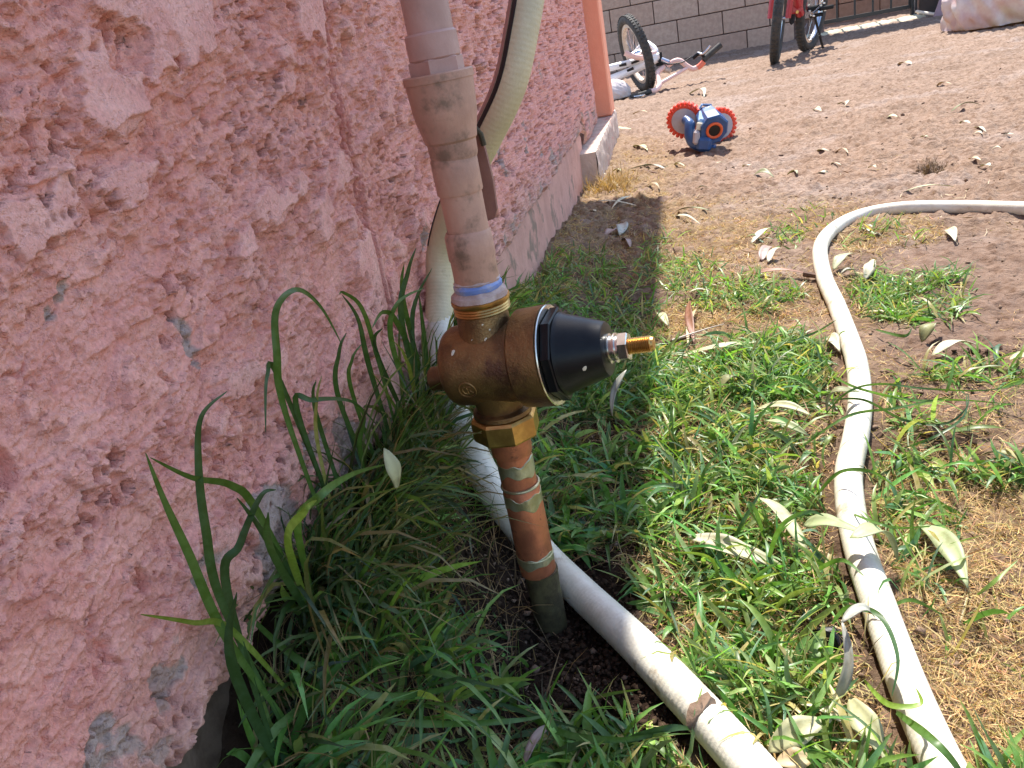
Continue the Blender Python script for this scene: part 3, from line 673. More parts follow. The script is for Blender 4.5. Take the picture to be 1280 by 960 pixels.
# ------------------------------------------------------------------ grass
def blades(name, base, az, el, curv, ln, wd, col, m, label, seg=5, fold=True, cat=None, kind='stuff'):
    """vectorised ribbons: base (n,3), az azimuth, el first elevation, curv total bend, ln length, wd width, col (n,3)"""
    n = len(ln); t = np.linspace(0, 1, seg+1)
    E = el[:, None]-curv[:, None]*t[None, :]
    r2 = np.random.default_rng(3); tw = r2.normal(0, .5, n)
    A = az[:, None]+tw[:, None]*t[None, :]
    st = ln[:, None]/seg
    dx = np.cos(E)*np.cos(A)*st; dy = np.cos(E)*np.sin(A)*st; dz = np.sin(E)*st
    P = np.zeros((n, seg+1, 3)); P[:, 1:, 0] = np.cumsum(dx[:, :-1], 1); P[:, 1:, 1] = np.cumsum(dy[:, :-1], 1); P[:, 1:, 2] = np.cumsum(dz[:, :-1], 1)
    P += base[:, None, :]
    P[..., 0] = np.maximum(P[..., 0], WX+.006)
    gl = gh(P[..., 0], P[..., 1])+.002; P[..., 2] = np.maximum(P[..., 2], gl)
    if 'green' in label:
        hit = hose_lift(P); kp = (hit == 0) | (r2.random(n) < .07)
        P = P[kp]; E = E[kp]; A = A[kp]; wd = wd[kp]; col = col[kp]; n = len(wd)
    prof = np.array([.55, .95, 1, .9, .62, .04]) if seg == 5 else np.interp(t, [0, .3, .6, 1], [.7, 1, .8, .05])
    roll = r2.normal(0, .8, n)[:, None]
    sx = -np.sin(A)*np.cos(roll); sy = np.cos(A)*np.cos(roll); sz = np.sin(roll)*np.ones_like(A)
    Sd = np.stack([sx, sy, sz], -1)*(wd[:, None]*prof[None, :]/2)[..., None]
    if fold:
        dn = np.stack([np.sin(E)*np.cos(A), np.sin(E)*np.sin(A), -np.cos(E)], -1)*(wd[:, None]*prof[None, :]*.16)[..., None]
        V = np.stack([P-Sd, P+dn, P+Sd], 2); k = 3
    else: V = np.stack([P-Sd, P+Sd], 2); k = 2
    V = V.reshape(-1, 3)
    i = (np.arange(n)*(seg+1)*k)[:, None, None]; s_ = (np.arange(seg)*k)[None, :, None]; j = np.arange(k-1)[None, None, :]
    a = i+s_+j; Fq = np.stack([a, a+1, a+k+1, a+k], -1).reshape(-1, 4)
    C = np.repeat(col, (seg+1)*k, 0)
    tt = np.tile(np.repeat(t, k), n)[:, None]; C = C*(1-.0*tt)+0
    tip = np.array([.42, .40, .12]); kk = (np.clip(tt-.86, 0, 1)*3*(np.repeat(r2.random(n) < .3, (seg+1)*k)[:, None])); C = C*(1-kk)+tip*kk
    o = npmesh(name, V, Fq, m, C)
    tag(o, label, cat, kind=kind); return o
def hose_lift(P):
    """blade points that would pierce a hose lie on top of it instead"""
    sh = P.shape; p = P.reshape(-1, 3); H_ = np.zeros(len(p))
    for Q in (Q1[Q1[:, 2] < .06], Q2):
        q = Q[::8]
        for s in range(0, len(q), 30):
            qq = q[s:s+31]
            idx = np.nonzero((p[:, 0] > qq[:, 0].min()-.02) & (p[:, 0] < qq[:, 0].max()+.02) & (p[:, 1] > qq[:, 1].min()-.02) & (p[:, 1] < qq[:, 1].max()+.02))[0]
            if not len(idx): continue
            D = np.hypot(p[idx, None, 0]-qq[None, :, 0], p[idx, None, 1]-qq[None, :, 1]); j = D.argmin(1); d = D[np.arange(len(idx)), j]
            top = qq[j, 2]+np.sqrt(np.clip((HR+.0015)**2-d**2, 0, None)); k = d < HR+.001
            H_[idx[d < HR+.004]] = 1
            p[idx[k], 2] = np.maximum(p[idx[k], 2], top[k])
    P[...] = p.reshape(sh); return H_.reshape(sh[:2]).sum(1)
def scatter(n, ymin, ymax, which, seed, patchy=0):
    r = np.random.default_rng(seed); out = []
    # candidates uniform over the pictured ground, kept by mask
    y = ymin*(ymax/ymin)**(r.random(n*6)); px_lo = -.302
    x = r.uniform(0, 1, n*6)*(1.15*(y+.25))-.302
    gr, st, br = masks(x, y); w = {'g': gr, 's': np.clip(st*(1-.2*gr)-.5*br, 0, 1), 'b': br}[which]
    px, py, d = proj(x, y, x*0); ok = (px > -150) & (px < 1420) & (py < 1150) & (d > .2)
    y_w = np.clip((y/ymax), 0, 1)**0
    if patchy: w = w*(1-patchy*.96*sst(.16, -.14, fbm(x*17, y*17, 3, 500)))
    keep = ok & (r.random(n*6) < w*y_w)
    x = x[keep][:n]; y = y[keep][:n]
    return x, y, r
def clumped(x, y, r, k, spread):
    n = len(x); X = np.repeat(x, k)+r.normal(0, spread, n*k); Y = np.repeat(y, k)+r.normal(0, spread, n*k)
    X = np.where(X < WX+.008, WX+.008+np.abs(X-WX-.008), X); return X, Y
gcols = np.array([[.115, .215, .05], [.15, .27, .06], [.085, .165, .045], [.20, .31, .08], [.11, .20, .085], [.27, .35, .12]])
def gpal(r, n, dry=.06):
    c = gcols[r.integers(0, len(gcols), n)]*(.75+.5*r.random((n, 1)))*(1+.12*r.normal(size=(n, 3)))
    m_ = r.random(n) < dry; c[m_] = np.array([.42, .34, .15])*(.7+.5*r.random((m_.sum(), 1))); return np.clip(c*1.38*np.array([.96, 1, 1.12]), .01, .8)
def avoid(X, Y, r0=.024):
    ok = ((X+.160)**2+(Y-.596)**2 > r0**2)
    for Q in (Q1[Q1[:, 2] < .05], Q2):
        q = Q[::12]
        for s in range(0, len(q), 40):
            qq = q[s:s+40]
            near = (X > qq[:, 0].min()-.03) & (X < qq[:, 0].max()+.03) & (Y > qq[:, 1].min()-.03) & (Y < qq[:, 1].max()+.03)
            idx = np.nonzero(near & ok)[0]
            if len(idx):
                d = np.hypot(X[idx, None]-qq[None, :, 0], Y[idx, None]-qq[None, :, 1]).min(1); ok[idx[d < .019]] = False
    return ok
# near and middle green blades
x, y, r = scatter(2050, .26, 1.25, 'g', 21, patchy=1); X, Y = clumped(x, y, r, 5, .007); ok = avoid(X, Y); X, Y = X[ok], Y[ok]; n = len(X)
shade = sst(-.06, -.14, X)
ln = (.030+.045*r.random(n)**1.6)*(1+.75*sst(-.16, -.24, X)*r.random(n)); wdt = (.0022+.0046*r.random(n)**1.4)*(1+.25*shade)
blades('grass', np.stack([X, Y, gh(X, Y)-.002], 1), r.random(n)*2*np.pi, r.uniform(.35, 1.35, n), r.uniform(.4, 2.2, n), ln, wdt, gpal(r, n, .09), 'grass', 'green creeping grass growing between the pipe and the hoses')
# far green
x, y, r = scatter(2000, 1.0, 2.6, 'g', 22, patchy=.6); X, Y = clumped(x, y, r, 6, .012); ok = avoid(X, Y); X, Y = X[ok], Y[ok]; n = len(X)
blades('grass', np.stack([X, Y, gh(X, Y)-.002], 1), r.random(n)*2*np.pi, r.uniform(.3, 1.3, n), r.uniform(.3, 1.9, n), .022+.035*r.random(n), .0022+.0024*r.random(n), gpal(r, n, .12), 'grass', 'green grass clumps farther back around the bend of the hose', seg=3, fold=False)
# taller shaded grass crowding the foot of the wall
r = np.random.default_rng(61); k = 130; cy_ = np.concatenate([r.uniform(.30, .55, 18), r.uniform(.5, 1.0, 87), r.uniform(.9, 1.6, 25)]); cx_ = -.292+np.abs(r.normal(0, .03, k))
X = np.repeat(cx_, 9)+r.normal(0, .006, k*9); Y = np.repeat(cy_, 9)+r.normal(0, .007, k*9); X = np.maximum(X, -.291); n = len(X)
blades('grass', np.stack([X, Y, gh(X, Y)-.003], 1), r.normal(0, 1.3, n), r.uniform(.8, 1.55, n), r.uniform(.3, 2.4, n), r.uniform(.03, .095, n)*(1-.35*(Y > 1)), r.uniform(.0014, .0040, n), gpal(r, n, .22)*np.array([.50, .42, .50]), 'grass', 'taller green grass crowding the shaded foot of the pink wall')  # grass palette darkened here to paint in the shade at the wall
n = 2600; Y = r.uniform(.30, 1.1, n); X = -.292+np.abs(r.normal(0, .06, n))
c = np.array([.38, .24, .12])*(.3+.9*r.random((n, 1)))
blades('thatch', np.stack([X, Y, gh(X, Y)], 1), r.random(n)*6.28, r.uniform(0, 1.5, n), r.uniform(-.5, 1.2, n), r.uniform(.015, .07, n), r.uniform(.0008, .0018, n), np.clip(c, .01, .7), 'straw', 'dead brown stems heaped against the foot of the pink wall', seg=3, fold=False)
# loose bits on the far dirt
n = 9000; Y = 1.6*(8.0/1.6)**r.random(n); X = -.25+r.random(n)*1.1*(Y+.1); w_ = fbm(X*1.5, Y*2.4, 3, 610) > .0; X, Y = X[w_], Y[w_]; n = len(X)
c = np.where(r.random((n, 1)) < .55, np.array([[.24, .15, .10]]), np.array([[.62, .50, .33]]))*(.6+.6*r.random((n, 1)))
blades('straw', np.stack([X, Y, gh(X, Y)+.004], 1), r.random(n)*6.28, r.uniform(-.1, .3, n), r.uniform(-.4, .4, n), r.uniform(.008, .035, n), r.uniform(.001, .003, n), np.clip(c, .01, .8), 'straw', 'loose straw bits and bark crumbs scattered on the open dirt', seg=2, fold=False)
k = 120; Yc = np.concatenate([r.uniform(.40, .60, 56), r.uniform(.55, .95, 64)]); Xc = -.29+np.abs(r.normal(0, .026, k))
X = np.maximum(np.repeat(Xc, 7)+r.normal(0, .005, k*7), -.291); Y = np.repeat(Yc, 7)+r.normal(0, .006, k*7); n = len(X)
blades('grass', np.stack([X, Y, gh(X, Y)-.003], 1), r.normal(-.6, 1.3, n), r.uniform(1.0, 1.57, n), r.uniform(.6, 3.0, n), r.uniform(.07, .165, n), r.uniform(.0018, .0045, n), gpal(r, n, .2)*np.array([.50, .46, .50]), 'grass', 'tangled thin green grass climbing the wall left of the hanging hose')  # same palette again with shade put into the blade colour
# brown dead stems under the near grass
x, y, r = scatter(9000, .26, 1.1, 'g', 23); ok = avoid(x, y, .02); x, y = x[ok], y[ok]; n = len(x)
c = np.where(x[:, None] > -.09+.03*r.normal(size=(n, 1)), np.array([[.60, .43, .20]]), np.array([[.22, .135, .07]]))*(.35+.9*r.random((n, 1)))*(1+.1*r.normal(size=(n, 3)))  # stems painted paler on the sunlit side, darker inside the eave shadow
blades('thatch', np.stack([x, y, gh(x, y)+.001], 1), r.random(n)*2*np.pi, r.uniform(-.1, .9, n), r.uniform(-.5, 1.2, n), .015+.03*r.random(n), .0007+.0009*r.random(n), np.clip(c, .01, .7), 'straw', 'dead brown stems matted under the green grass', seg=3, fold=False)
# dry straw mat
for (nn, y0, y1, sd_, l0, w0) in ((30000, .3, 1.35, 24, .010, .0007), (26000, 1.3, 3.6, 25, .012, .0012)):
    x, y, r = scatter(nn, y0, y1, 's', sd_); ok = avoid(x, y, .02); x, y = x[ok], y[ok]; n = len(x)
    c = np.array([.60, .42, .19])*(.45+.75*r.random((n, 1)))*(1+.10*r.normal(size=(n, 3)))
    blades('straw', np.stack([x, y, gh(x, y)+.003], 1), r.random(n)*2*np.pi, r.uniform(-.15, .75, n), r.uniform(-.6, .8, n), l0*(.5+1.6*r.random(n)), w0*(.6+.9*r.random(n)), np.clip(c, .01, .8), 'straw',
           'dry golden straw matted over the '+('near' if y0 < 1 else 'farther')+' dirt', seg=2, fold=False)
# crumbs of soil
def crumbs(name, n, y0, y1, which, seed, s0, s1, label, m='clod', allg=False):
    r = np.random.default_rng(seed)
    if allg:
        y = y0*(y1/y0)**r.random(n); x = r.uniform(0, 1, n)*1.15*(y+.2)-.3; px, py, d = proj(x, y, x*0); k = (px > 0) & (px < 1330) & (py < 1100); x, y = x[k], y[k]
        k = (x > -.24) | (y < 2.6); x, y = x[k], y[k]
    else: x, y, r = scatter(n, y0, y1, which, seed)
    n = len(x); ph = (1+5**.5)/2
    ico = np.array([(-1, ph, 0), (1, ph, 0), (-1, -ph, 0), (1, -ph, 0), (0, -1, ph), (0, 1, ph), (0, -1, -ph), (0, 1, -ph), (ph, 0, -1), (ph, 0, 1), (-ph, 0, -1), (-ph, 0, 1)])/1.9
    fc_ = np.array([(0, 11, 5), (0, 5, 1), (0, 1, 7), (0, 7, 10), (0, 10, 11), (1, 5, 9), (5, 11, 4), (11, 10, 2), (10, 7, 6), (7, 1, 8), (3, 9, 4), (3, 4, 2), (3, 2, 6), (3, 6, 8), (3, 8, 9), (4, 9, 5), (2, 4, 11), (6, 2, 10), (8, 6, 7), (9, 8, 1)])
    s = (s0+(s1-s0)*r.random(n)**3)[:, None, None]
    V = ico[None]*s*(1+.45*r.normal(size=(n, 12, 1)))*np.array([1, 1, .7])*(.7+.6*r.random((n, 1, 3)))
    V += np.stack([x, y, gh(x, y)+.004], 1)[:, None, :]+0
    Fq = (fc_[None]+(np.arange(n)*12)[:, None, None]).reshape(-1, 3)
    o = npmesh(name, V.reshape(-1, 3), Fq, m, smooth=False); tag(o, label, kind='stuff')
crumbs('soil_crumbs', 9000, .35, 1.1, 'b', 31, .0006, .0032, 'dark crumbled soil around the foot of the pipe', 'soil_dark')
crumbs('gravel', 3200, .5, 3.0, 's', 32, .0008, .0035, 'small crumbs of soil on the near dirt', allg=True)
crumbs('gravel', 4200, 2.0, 8.5, 's', 33, .0015, .008, 'small stones and clods scattered over the far dirt', allg=True)

# ------------------------------------------------------------------ leaves
LT = {'pale': (.50, .50, .29), 'cream': (.60, .56, .40), 'green': (.36, .42, .22), 'olive': (.24, .25, .12), 'grey': (.42, .42, .36), 'brown': (.26, .12, .07), 'pinkish': (.42, .30, .26), 'tan': (.52, .40, .24)}
def leaf(p1, p2, w, kind, bulge=.0, curl=.0, lift=.01, name='fallen_leaf', label='', group=None, seed=0, blunt=.5, side=0.0, cat='leaf', up=None):
    p1 = Vector(p1); p2 = Vector(p2); L = (p2-p1).length; d = (p2-p1).normalized(); u = Vector(up) if up else Vector((0, 0, 1)); sd_ = d.cross(u).normalized(); u = sd_.cross(d).normalized()
    n = 12; rr = random.Random(seed); vs = []; cols = []; base = np.array(LT[kind])*rr.uniform(.88, 1.1); roll = rr.uniform(-.35, .35); side = side+rr.uniform(-.07, .07); wv = rr.uniform(0, 6); sk = rr.uniform(-.12, .12)
    for i in range(n+1):
        t = i/n; ww = w/2*(math.sin(math.pi*t**(blunt+.3))**.75 if 0 < t < 1 else .04)
        c = p1+(p2-p1)*t+u*(min(lift, .12*L)*math.sin(math.pi*t)+bulge*L*math.sin(math.pi*t))+sd_*(side*L*math.sin(math.pi*t))
        a = roll+(curl+sk*6)*(t-.5)+.25*math.sin(5*t+wv); ww *= 1+.10*math.sin(9*t+wv)
        for j in (-1, -.5, 0, .5, 1):
            s2 = sd_*math.cos(a)+u*math.sin(a); n2 = u*math.cos(a)-sd_*math.sin(a)
            vs.append(c+s2*(ww*j)+n2*(abs(j)*ww*.28)); k = 1.12 if j == 0 else (1 if abs(j) < 1 else .86); cols.append(base*k*(1-.35*max(0, math.sin(7*t+wv*2)-.55)))
    fs = [(i*5+j, i*5+j+1, (i+1)*5+j+1, (i+1)*5+j) for i in range(n) for j in range(4)]
    o = npmesh(name, np.array([list(v) for v in vs]), np.array(fs), 'leaf', np.clip(np.array(cols), 0, .9))
    so_ = o.modifiers.new('thickness', 'SOLIDIFY'); so_.thickness = .0004
    tag(o, label, cat, group); return o
def pleaf(a, b_, w, kind, label, dz=(.012, .012), **k):
    """leaf lying on the ground/grass between two ground points; w in photo px at its distance"""
    P1 = G(a[0], a[1], dz[0]); P2 = G(b_[0], b_[1], dz[1]); d = np.linalg.norm(np.array((P1+P2)/2)-np.array([0, 0, H])); W = w*d/F*.95
    return leaf(P1, P2, W, kind, label=label, seed=int(a[0]*7+a[1]), **k)
Lf = [
 ((1148, 655), (1210, 735), 24, 'green', 'long pale green leaf lying alone on dry straw right of the white hose', (.012, .012), dict()),
 ((1005, 655), (1085, 668), 22, 'green', 'pale green leaf whose tip touches the left side of the white hose', (.028, .045), dict(side=.05)),
 ((1062, 672), (1122, 702), 30, 'green', 'broad pale green leaf arched over the white hose', (.048, .015), dict(bulge=.18, side=-.18)),
 ((950, 622), (1010, 690), 24, 'pale', 'pale cream leaf slanting through the grass toward the hose', (.03, .02), dict()),
 ((838, 688), (985, 712), 26, 'pale', 'very long cream leaf buried under sunlit grass blades', (.012, .014), dict()),
 ((860, 672), (960, 700), 20, 'cream', 'cream leaf crossing the very long cream leaf in the grass', (.02, .012), dict()),
 ((945, 512), (1015, 520), 12, 'pale', 'narrow cream leaf on straw just left of the curled olive leaf', (.012, .012), dict()),
 ((950, 528), (1012, 545), 12, 'green', 'narrow greenish leaf directly below the narrow cream leaf', (.012, .016), dict()),
 ((896, 492), (935, 480), 20, 'olive', 'dark olive curled leaf standing in the grass clump', (.012, .012), dict(bulge=.25)),
 ((1034, 520), (1076, 490), 22, 'olive', 'olive leaf arching against the left side of the hose', (.010, .04), dict(bulge=.3)),
 ((846, 448), (948, 428), 11, 'pale', 'long thin cream leaf on bare straw behind the pipe valve', (.008, .012), dict(side=.06)),
 ((862, 376), (868, 430), 12, 'brown', 'curled reddish brown leaf standing beyond the valve stem', (.02, .01), dict(curl=1.5)),
 ((872, 385), (860, 432), 8, 'tan', 'tan curled strip beside the curled reddish brown leaf', (.01, .01), dict()),
 ((938, 342), (1022, 346), 8, 'brown', 'long dark brown strip of bark left of the hose bend', (.01, .01), dict()),
 ((1036, 420), (1050, 440), 14, 'cream', 'small cream leaf tucked against the hose in shade of grass', (.01, .01), dict()),
 ((1164, 445), (1224, 432), 16, 'cream', 'cream leaf with dark folded edge on bare moist dirt', (.006, .012), dict(bulge=.06)),
 ((1152, 428), (1176, 405), 18, 'olive', 'olive curled leaf standing below the dense green clump', (.006, .02), dict(bulge=.2)),
 ((1182, 288), (1194, 302), 11, 'cream', 'small cream leaf on bare dirt below the far run of hose', (.006, .01), dict()),
 ((938, 305), (968, 284), 8, 'cream', 'white leaf tilted on straw left of the hose bend', (.008, .016), dict()),
 ((952, 326), (964, 308), 13, 'pinkish', 'pinkish grey leaf on straw below the tilted white leaf', (.006, .01), dict()),
 ((960, 328), (978, 310), 9, 'cream', 'white leaf overlapping the pinkish grey leaf', (.010, .02), dict()),
 ((845, 264), (888, 263), 8, 'olive', 'olive leaf bridging the far edge of the wall shadow', (.01, .015), dict()),
 ((842, 270), (876, 281), 7, 'cream', 'cream leaf lying just below the olive leaf at the shadow edge', (.008, .008), dict()),
 ((1042, 338), (1066, 316), 12, 'pale', 'pale leaf leaning inside the hose bend', (.01, .02), dict()),
 ((1050, 342), (1072, 338), 14, 'grey', 'grey green curled leaf inside the hose bend', (.008, .012), dict()),
 ((1080, 350), (1092, 324), 12, 'cream', 'cream upright leaf at the left edge of the dense green clump', (.008, .02), dict()),
 ((1176, 350), (1206, 345), 7, 'pale', 'thin pale leaf behind the dense green clump', (.008, .008), dict()),
 ((1124, 242), (1196, 234), 5, 'pale', 'long thin pale leaf on dirt above the far run of hose', (.006, .008), dict()),
 ((860, 366), (888, 364), 8, 'cream', 'small cream leaf among thin green grass right of the wall shadow', (.01, .01), dict()),
 ((820, 392), (836, 408), 12, 'pale', 'pale crumpled leaf on straw beyond the spring cap', (.008, .012), dict()),
 ((774, 294), (779, 279), 14, 'grey', 'pale grey round leaf in the wall shadow, rightmost of the pair', (.006, .012), dict()),
 ((755, 296), (770, 288), 12, 'pinkish', 'dull pinkish round leaf in the wall shadow, left of the pale grey one', (.006, .008), dict()),
 ((778, 300), (788, 310), 8, 'pinkish', 'small pinkish leaf below the pair in the wall shadow', (.006, .008), dict()),
 ((736, 264), (752, 268), 6, 'cream', 'small cream sliver in the wall shadow near the plinth', (.006, .006), dict()),
 ((1042, 880), (1052, 775), 13, 'grey', 'grey curled leaf standing upright before the near hose run', (.01, .06), dict(side=.12)),
 ((1052, 778), (1094, 772), 14, 'grey', 'grey leaf tip folded over the near hose run', (.065, .05), dict(bulge=.15)),
 ((960, 940), (1040, 900), 30, 'pale', 'wide cream leaf at the bottom between the two hoses', (.01, .02), dict()),
 ((1062, 872), (1110, 955), 28, 'pale', 'wide cream leaf pointing down beside the near hose run', (.02, .01), dict()),
 ((1000, 880), (1060, 905), 22, 'cream', 'cream leaf under the wide cream leaf beside the hose', (.01, .01), dict()),
 ((970, 955), (1020, 950), 24, 'tan', 'tan leaf at the very bottom edge between the hoses', (.012, .012), dict()),
 ((655, 958), (690, 905), 12, 'pinkish', 'dull mauve leaf in deep shade at the bottom edge', (.03, .02), dict()),
 ((1228, 568), (1272, 572), 10, 'olive', 'olive folded leaf at the right edge of the picture', (.01, .01), dict()),
 ((1262, 450), (1290, 446), 14, 'pale', 'pale leaf cut by the right edge above the dry grass', (.01, .01), dict()),
 ((782, 213), (838, 209), 5, 'olive', 'long olive leaf on dirt behind the dry tuft', (.005, .008), dict()),
 ((802, 208), (832, 211), 6, 'grey', 'small olive grey leaf lapping the long olive leaf', (.01, .01), dict()),
 ((938, 223), (968, 222), 8, 'olive', 'single dark olive leaf below the toy to its right', (.005, .007), dict(bulge=.1)),
 ((1188, 140), (1228, 132), 6, 'olive', 'dark olive bent leaf on open dirt upper right', (.006, .01), dict(bulge=.1)),
 ((742, 252), (800, 258), 4, 'cream', 'thin cream stalk at the foot of the dry tuft', (.006, .006), dict()),
 ((764, 262), (790, 245), 4, 'cream', 'thin cream stalk crossing the foot of the dry tuft', (.006, .008), dict()),
]
for (a, b_, w, kd, lab, dz, kw) in Lf: pleaf(a, b_, w, kd, lab, dz, **kw)
tiny = [(1207, 155), (1222, 168), (1245, 187), (1232, 208), (1115, 147), (1045, 206), (1052, 191), (1155, 172), (862, 161), (935, 208), (850, 208), (770, 216), (745, 203), (750, 219), (756, 207), (765, 233), (800, 186), (1030, 190), (1028, 217), (1131, 81), (1180, 107), (1225, 163), (1260, 170), (990, 218), (815, 236), (878, 236), (900, 205), (1050, 132), (1022, 139), (1218, 201), (870, 120), (1090, 210), (783, 160), (800, 142)]
for i, (px, py) in enumerate(tiny):
    a = rnd.uniform(-.5, .5); L = rnd.uniform(5, 11)
    pleaf((px-L*math.cos(a), py-L*math.sin(a)*.5), (px+L*math.cos(a), py+L*math.sin(a)*.5), rnd.uniform(3, 6), rnd.choice(['cream', 'cream', 'pale', 'tan']), 'small pale dry leaf scattered on the open dirt', (.005, .012), group='small pale dry leaves on the open dirt', bulge=rnd.uniform(0, .06), curl=rnd.uniform(-1.2, 1.2), side=rnd.uniform(-.12, .12))
# leaves not on the ground
LF = leaf(ony(783, 462, .585), ony(765, 520, .57), .0055, 'grey', label='narrow grey dry leaf hanging from the valve stem nut', seed=5, name='hanging_leaf')
leaf(onx(480, 560, -.20), onx(496, 612, -.20), .0095, 'pale', label='small pale green leaf caught in the dark grass left of the pipe', seed=8, up=(.5, -1, .3))
# twigs
def twig(pts, r, label, m='bark'):
    q = MB(); P = spline(pts, 6); q.tube(P, [r*(1-.5*i/len(P)) for i in range(len(P))], 7); tag(q.build('twig', m), label, 'twig')
twig([G(822, 432, .01), G(850, 424, .012), G(866, 420, .012)], .004, 'reddish twig pointing at the tip of the valve stem')
twig([G(806, 214, .006), G(840, 219, .006), G(880, 217, .006)], .006, 'dark twig on dirt left of the toy shadow')
twig([G(840, 425, .02), G(880, 412, .018), G(905, 405, .02)], .0015, 'thin straw coloured twig beyond the valve stem', 'cable')
twig([G(1005, 342, .012), G(1040, 348, .008)], .006, 'brown twig touching the bend of the hose')

# ------------------------------------------------------------------ tall grass plants at the wall
def bigblade(pts, w, kd, parent, fold=.25):
    P = spline(pts, 8); n = len(P); vs = []; cols = []
    w = w*.60; c0 = np.array({'g': (.085, .17, .045), 'd': (.05, .105, .038), 'l': (.19, .29, .06), 'y': (.30, .31, .11)}[kd])*(.85+.4*rnd.random())
    for i, p in enumerate(P):
        t = i/(n-1); T = (P[min(i+1, n-1)]-P[max(i-1, 0)]).normalized(); v = (p-camp).normalized(); s = T.cross(v).normalized(); nn = s.cross(T)
        tw = .6*math.sin(t*3+p.x*50); s2 = s*math.cos(tw)+nn*math.sin(tw); ww = w/2*min(1, .45+t*2.2)*(1-max(0, (t-.45)/.55)**1.7)+.0002
        for j in (-1, 0, 1):
            vs.append(p+s2*ww*j+nn*(ww*fold if j == 0 else 0)); cols.append(c0*(1.15 if j == 0 else 1)*(1.25-.3*t))
    fs = [(i*3+j, i*3+j+1, (i+1)*3+j+1, (i+1)*3+j) for i in range(n-1) for j in range(2)]
    return npmesh('blade', np.array([list(v) for v in vs]), np.array(fs), 'grass', np.clip(np.array(cols), 0, .9), parent=parent)
def plant(label, x, items):
    base = onx(items[0][0][0][0], items[0][0][0][1], x); t = thing('tall_grass', label, 'grass plant', (base.x, base.y, 0))
    for (pts, w, kd) in items:
        m_ = len(pts); P = []
        for i, q in enumerate(pts):
            xx = x+(q[2] if len(q) > 2 else 0); p = onx(q[0], q[1], xx); P.append(p)
        b0 = G(pts[0][0], pts[0][1]); b0 = Vector((max(b0.x, -.286), b0.y, 0)); b0.z = float(gh(b0.x, b0.y))-.004; xr = min(b0.x, -.18)
        P = [b0]+[onx(q[0], q[1], max(WX+.010, xr+(x-xr)*min(1, (i+1)/2))) for i, q in enumerate(pts[1:])]
        bigblade(P, w, kd, t)
plant('tall wide bladed grass leaning against the near pink wall', -.262, [
    ([(345, 905), (285, 800), (235, 690), (205, 625), (182, 566)], .0080, 'g'),
    ([(318, 870), (280, 760), (257, 660), (248, 580), (252, 520), (284, 489)], .0078, 'd'),
    ([(352, 720), (322, 640), (290, 607), (240, 597), (188, 572)], .0075, 'g'),
    ([(322, 806), (290, 788), (240, 778), (176, 768)], .0055, 'l'),
    ([(290, 880), (284, 740), (300, 680), (326, 620), (345, 612)], .0080, 'd'),
    ([(300, 900), (290, 830), (296, 740)], .010, 'd'),
    ([(370, 740), (345, 690), (318, 650), (296, 622)], .006, 'd')])
plant('arching single stemmed grass against the wall left of the pipe', -.262, [
    ([(372, 610), (358, 520), (346, 440), (346, 385), (372, 362), (402, 385), (428, 432)], .0078, 'g'),
    ([(368, 540), (352, 480), (334, 470), (332, 540)], .005, 'd'),
    ([(376, 560), (372, 515), (392, 500), (440, 502), (470, 530)], .006, 'd'),
    ([(378, 600), (398, 560), (396, 500), (402, 470)], .004, 'y')])
plant('tall grass with drooping tips close behind the arching grass', -.262, [
    ([(470, 540), (462, 460), (448, 400), (428, 369)], .007, 'd'),
    ([(478, 540), (470, 440), (452, 385), (430, 366), (424, 368)], .006, 'g'),
    ([(440, 560), (424, 500), (424, 440), (433, 416)], .006, 'd'),
    ([(450, 560), (440, 490), (440, 450), (452, 430)], .005, 'g'),
    ([(400, 590), (396, 520), (395, 475)], .005, 'd'),
    ([(448, 640), (450, 560), (455, 520), (437, 500)], .006, 'g')])
plant('upright dark grass between the hanging hose and the wall', -.262, [
    ([(505, 480), (502, 400), (510, 340), (520, 310)], .009, 'd'), ([(512, 470), (505, 380), (505, 330)], .008, 'g'),
    ([(520, 470), (500, 410), (480, 390), (465, 410)], .008, 'g'), ([(500, 500), (490, 430), (496, 380), (530, 360)], .008, 'g'),
    ([(490, 500), (470, 440), (478, 410)], .007, 'd'), ([(515, 480), (530, 420), (524, 370)], .008, 'd'), ([(500, 480), (515, 400), (540, 335)], .008, 'd')])
plant('broad curved blade rising from the shaded grass toward the pipe', -.215, [
    ([(352, 700), (372, 660), (400, 620), (440, 593), (484, 580)], .0080, 'g'),
    ([(350, 720), (360, 680), (380, 640), (396, 625)], .008, 'l'),
    ([(352, 730), (340, 690), (335, 640)], .008, 'd'),
    ([(420, 740), (450, 720), (470, 690)], .006, 'g')])
def gblade(pts, w, kd, parent):
    P = [G(px, py, h) for px, py, h in pts]; bigblade(P, w, kd, parent)
t = thing('long_grass', 'long dark blades sweeping right across the bottom of the shaded grass', 'grass plant', G(430, 860))
for pts, w, kd in [([(420, 880, 0), (480, 900, .03), (560, 905, .045), (650, 900, .04), (700, 890, .03)], .008, 'g'),
                   ([(640, 880, .01), (700, 915, .03), (770, 925, .035), (838, 915, .03)], .009, 'g'),
                   ([(500, 760, 0), (560, 850, .02), (640, 885, .03), (740, 915, .03)], .007, 'd'),
                   ([(300, 760, 0), (380, 830, .04), (470, 870, .05), (560, 860, .05), (610, 840, .045)], .009, 'g'),
                   ([(760, 960, 0), (790, 925, .03), (840, 910, .03), (870, 912, .02)], .010, 'd'),
                   ([(640, 800, 0), (600, 790, .03), (560, 830, .04), (520, 870, .035)], .006, 'd'),
                   ([(720, 880, .0), (760, 868, .012), (800, 862, .016)], .004, 'l'),
                   ([(380, 700, .02), (420, 690, .05), (460, 720, .05), (490, 760, .03)], .008, 'd')]: gblade(pts, w, kd, t)
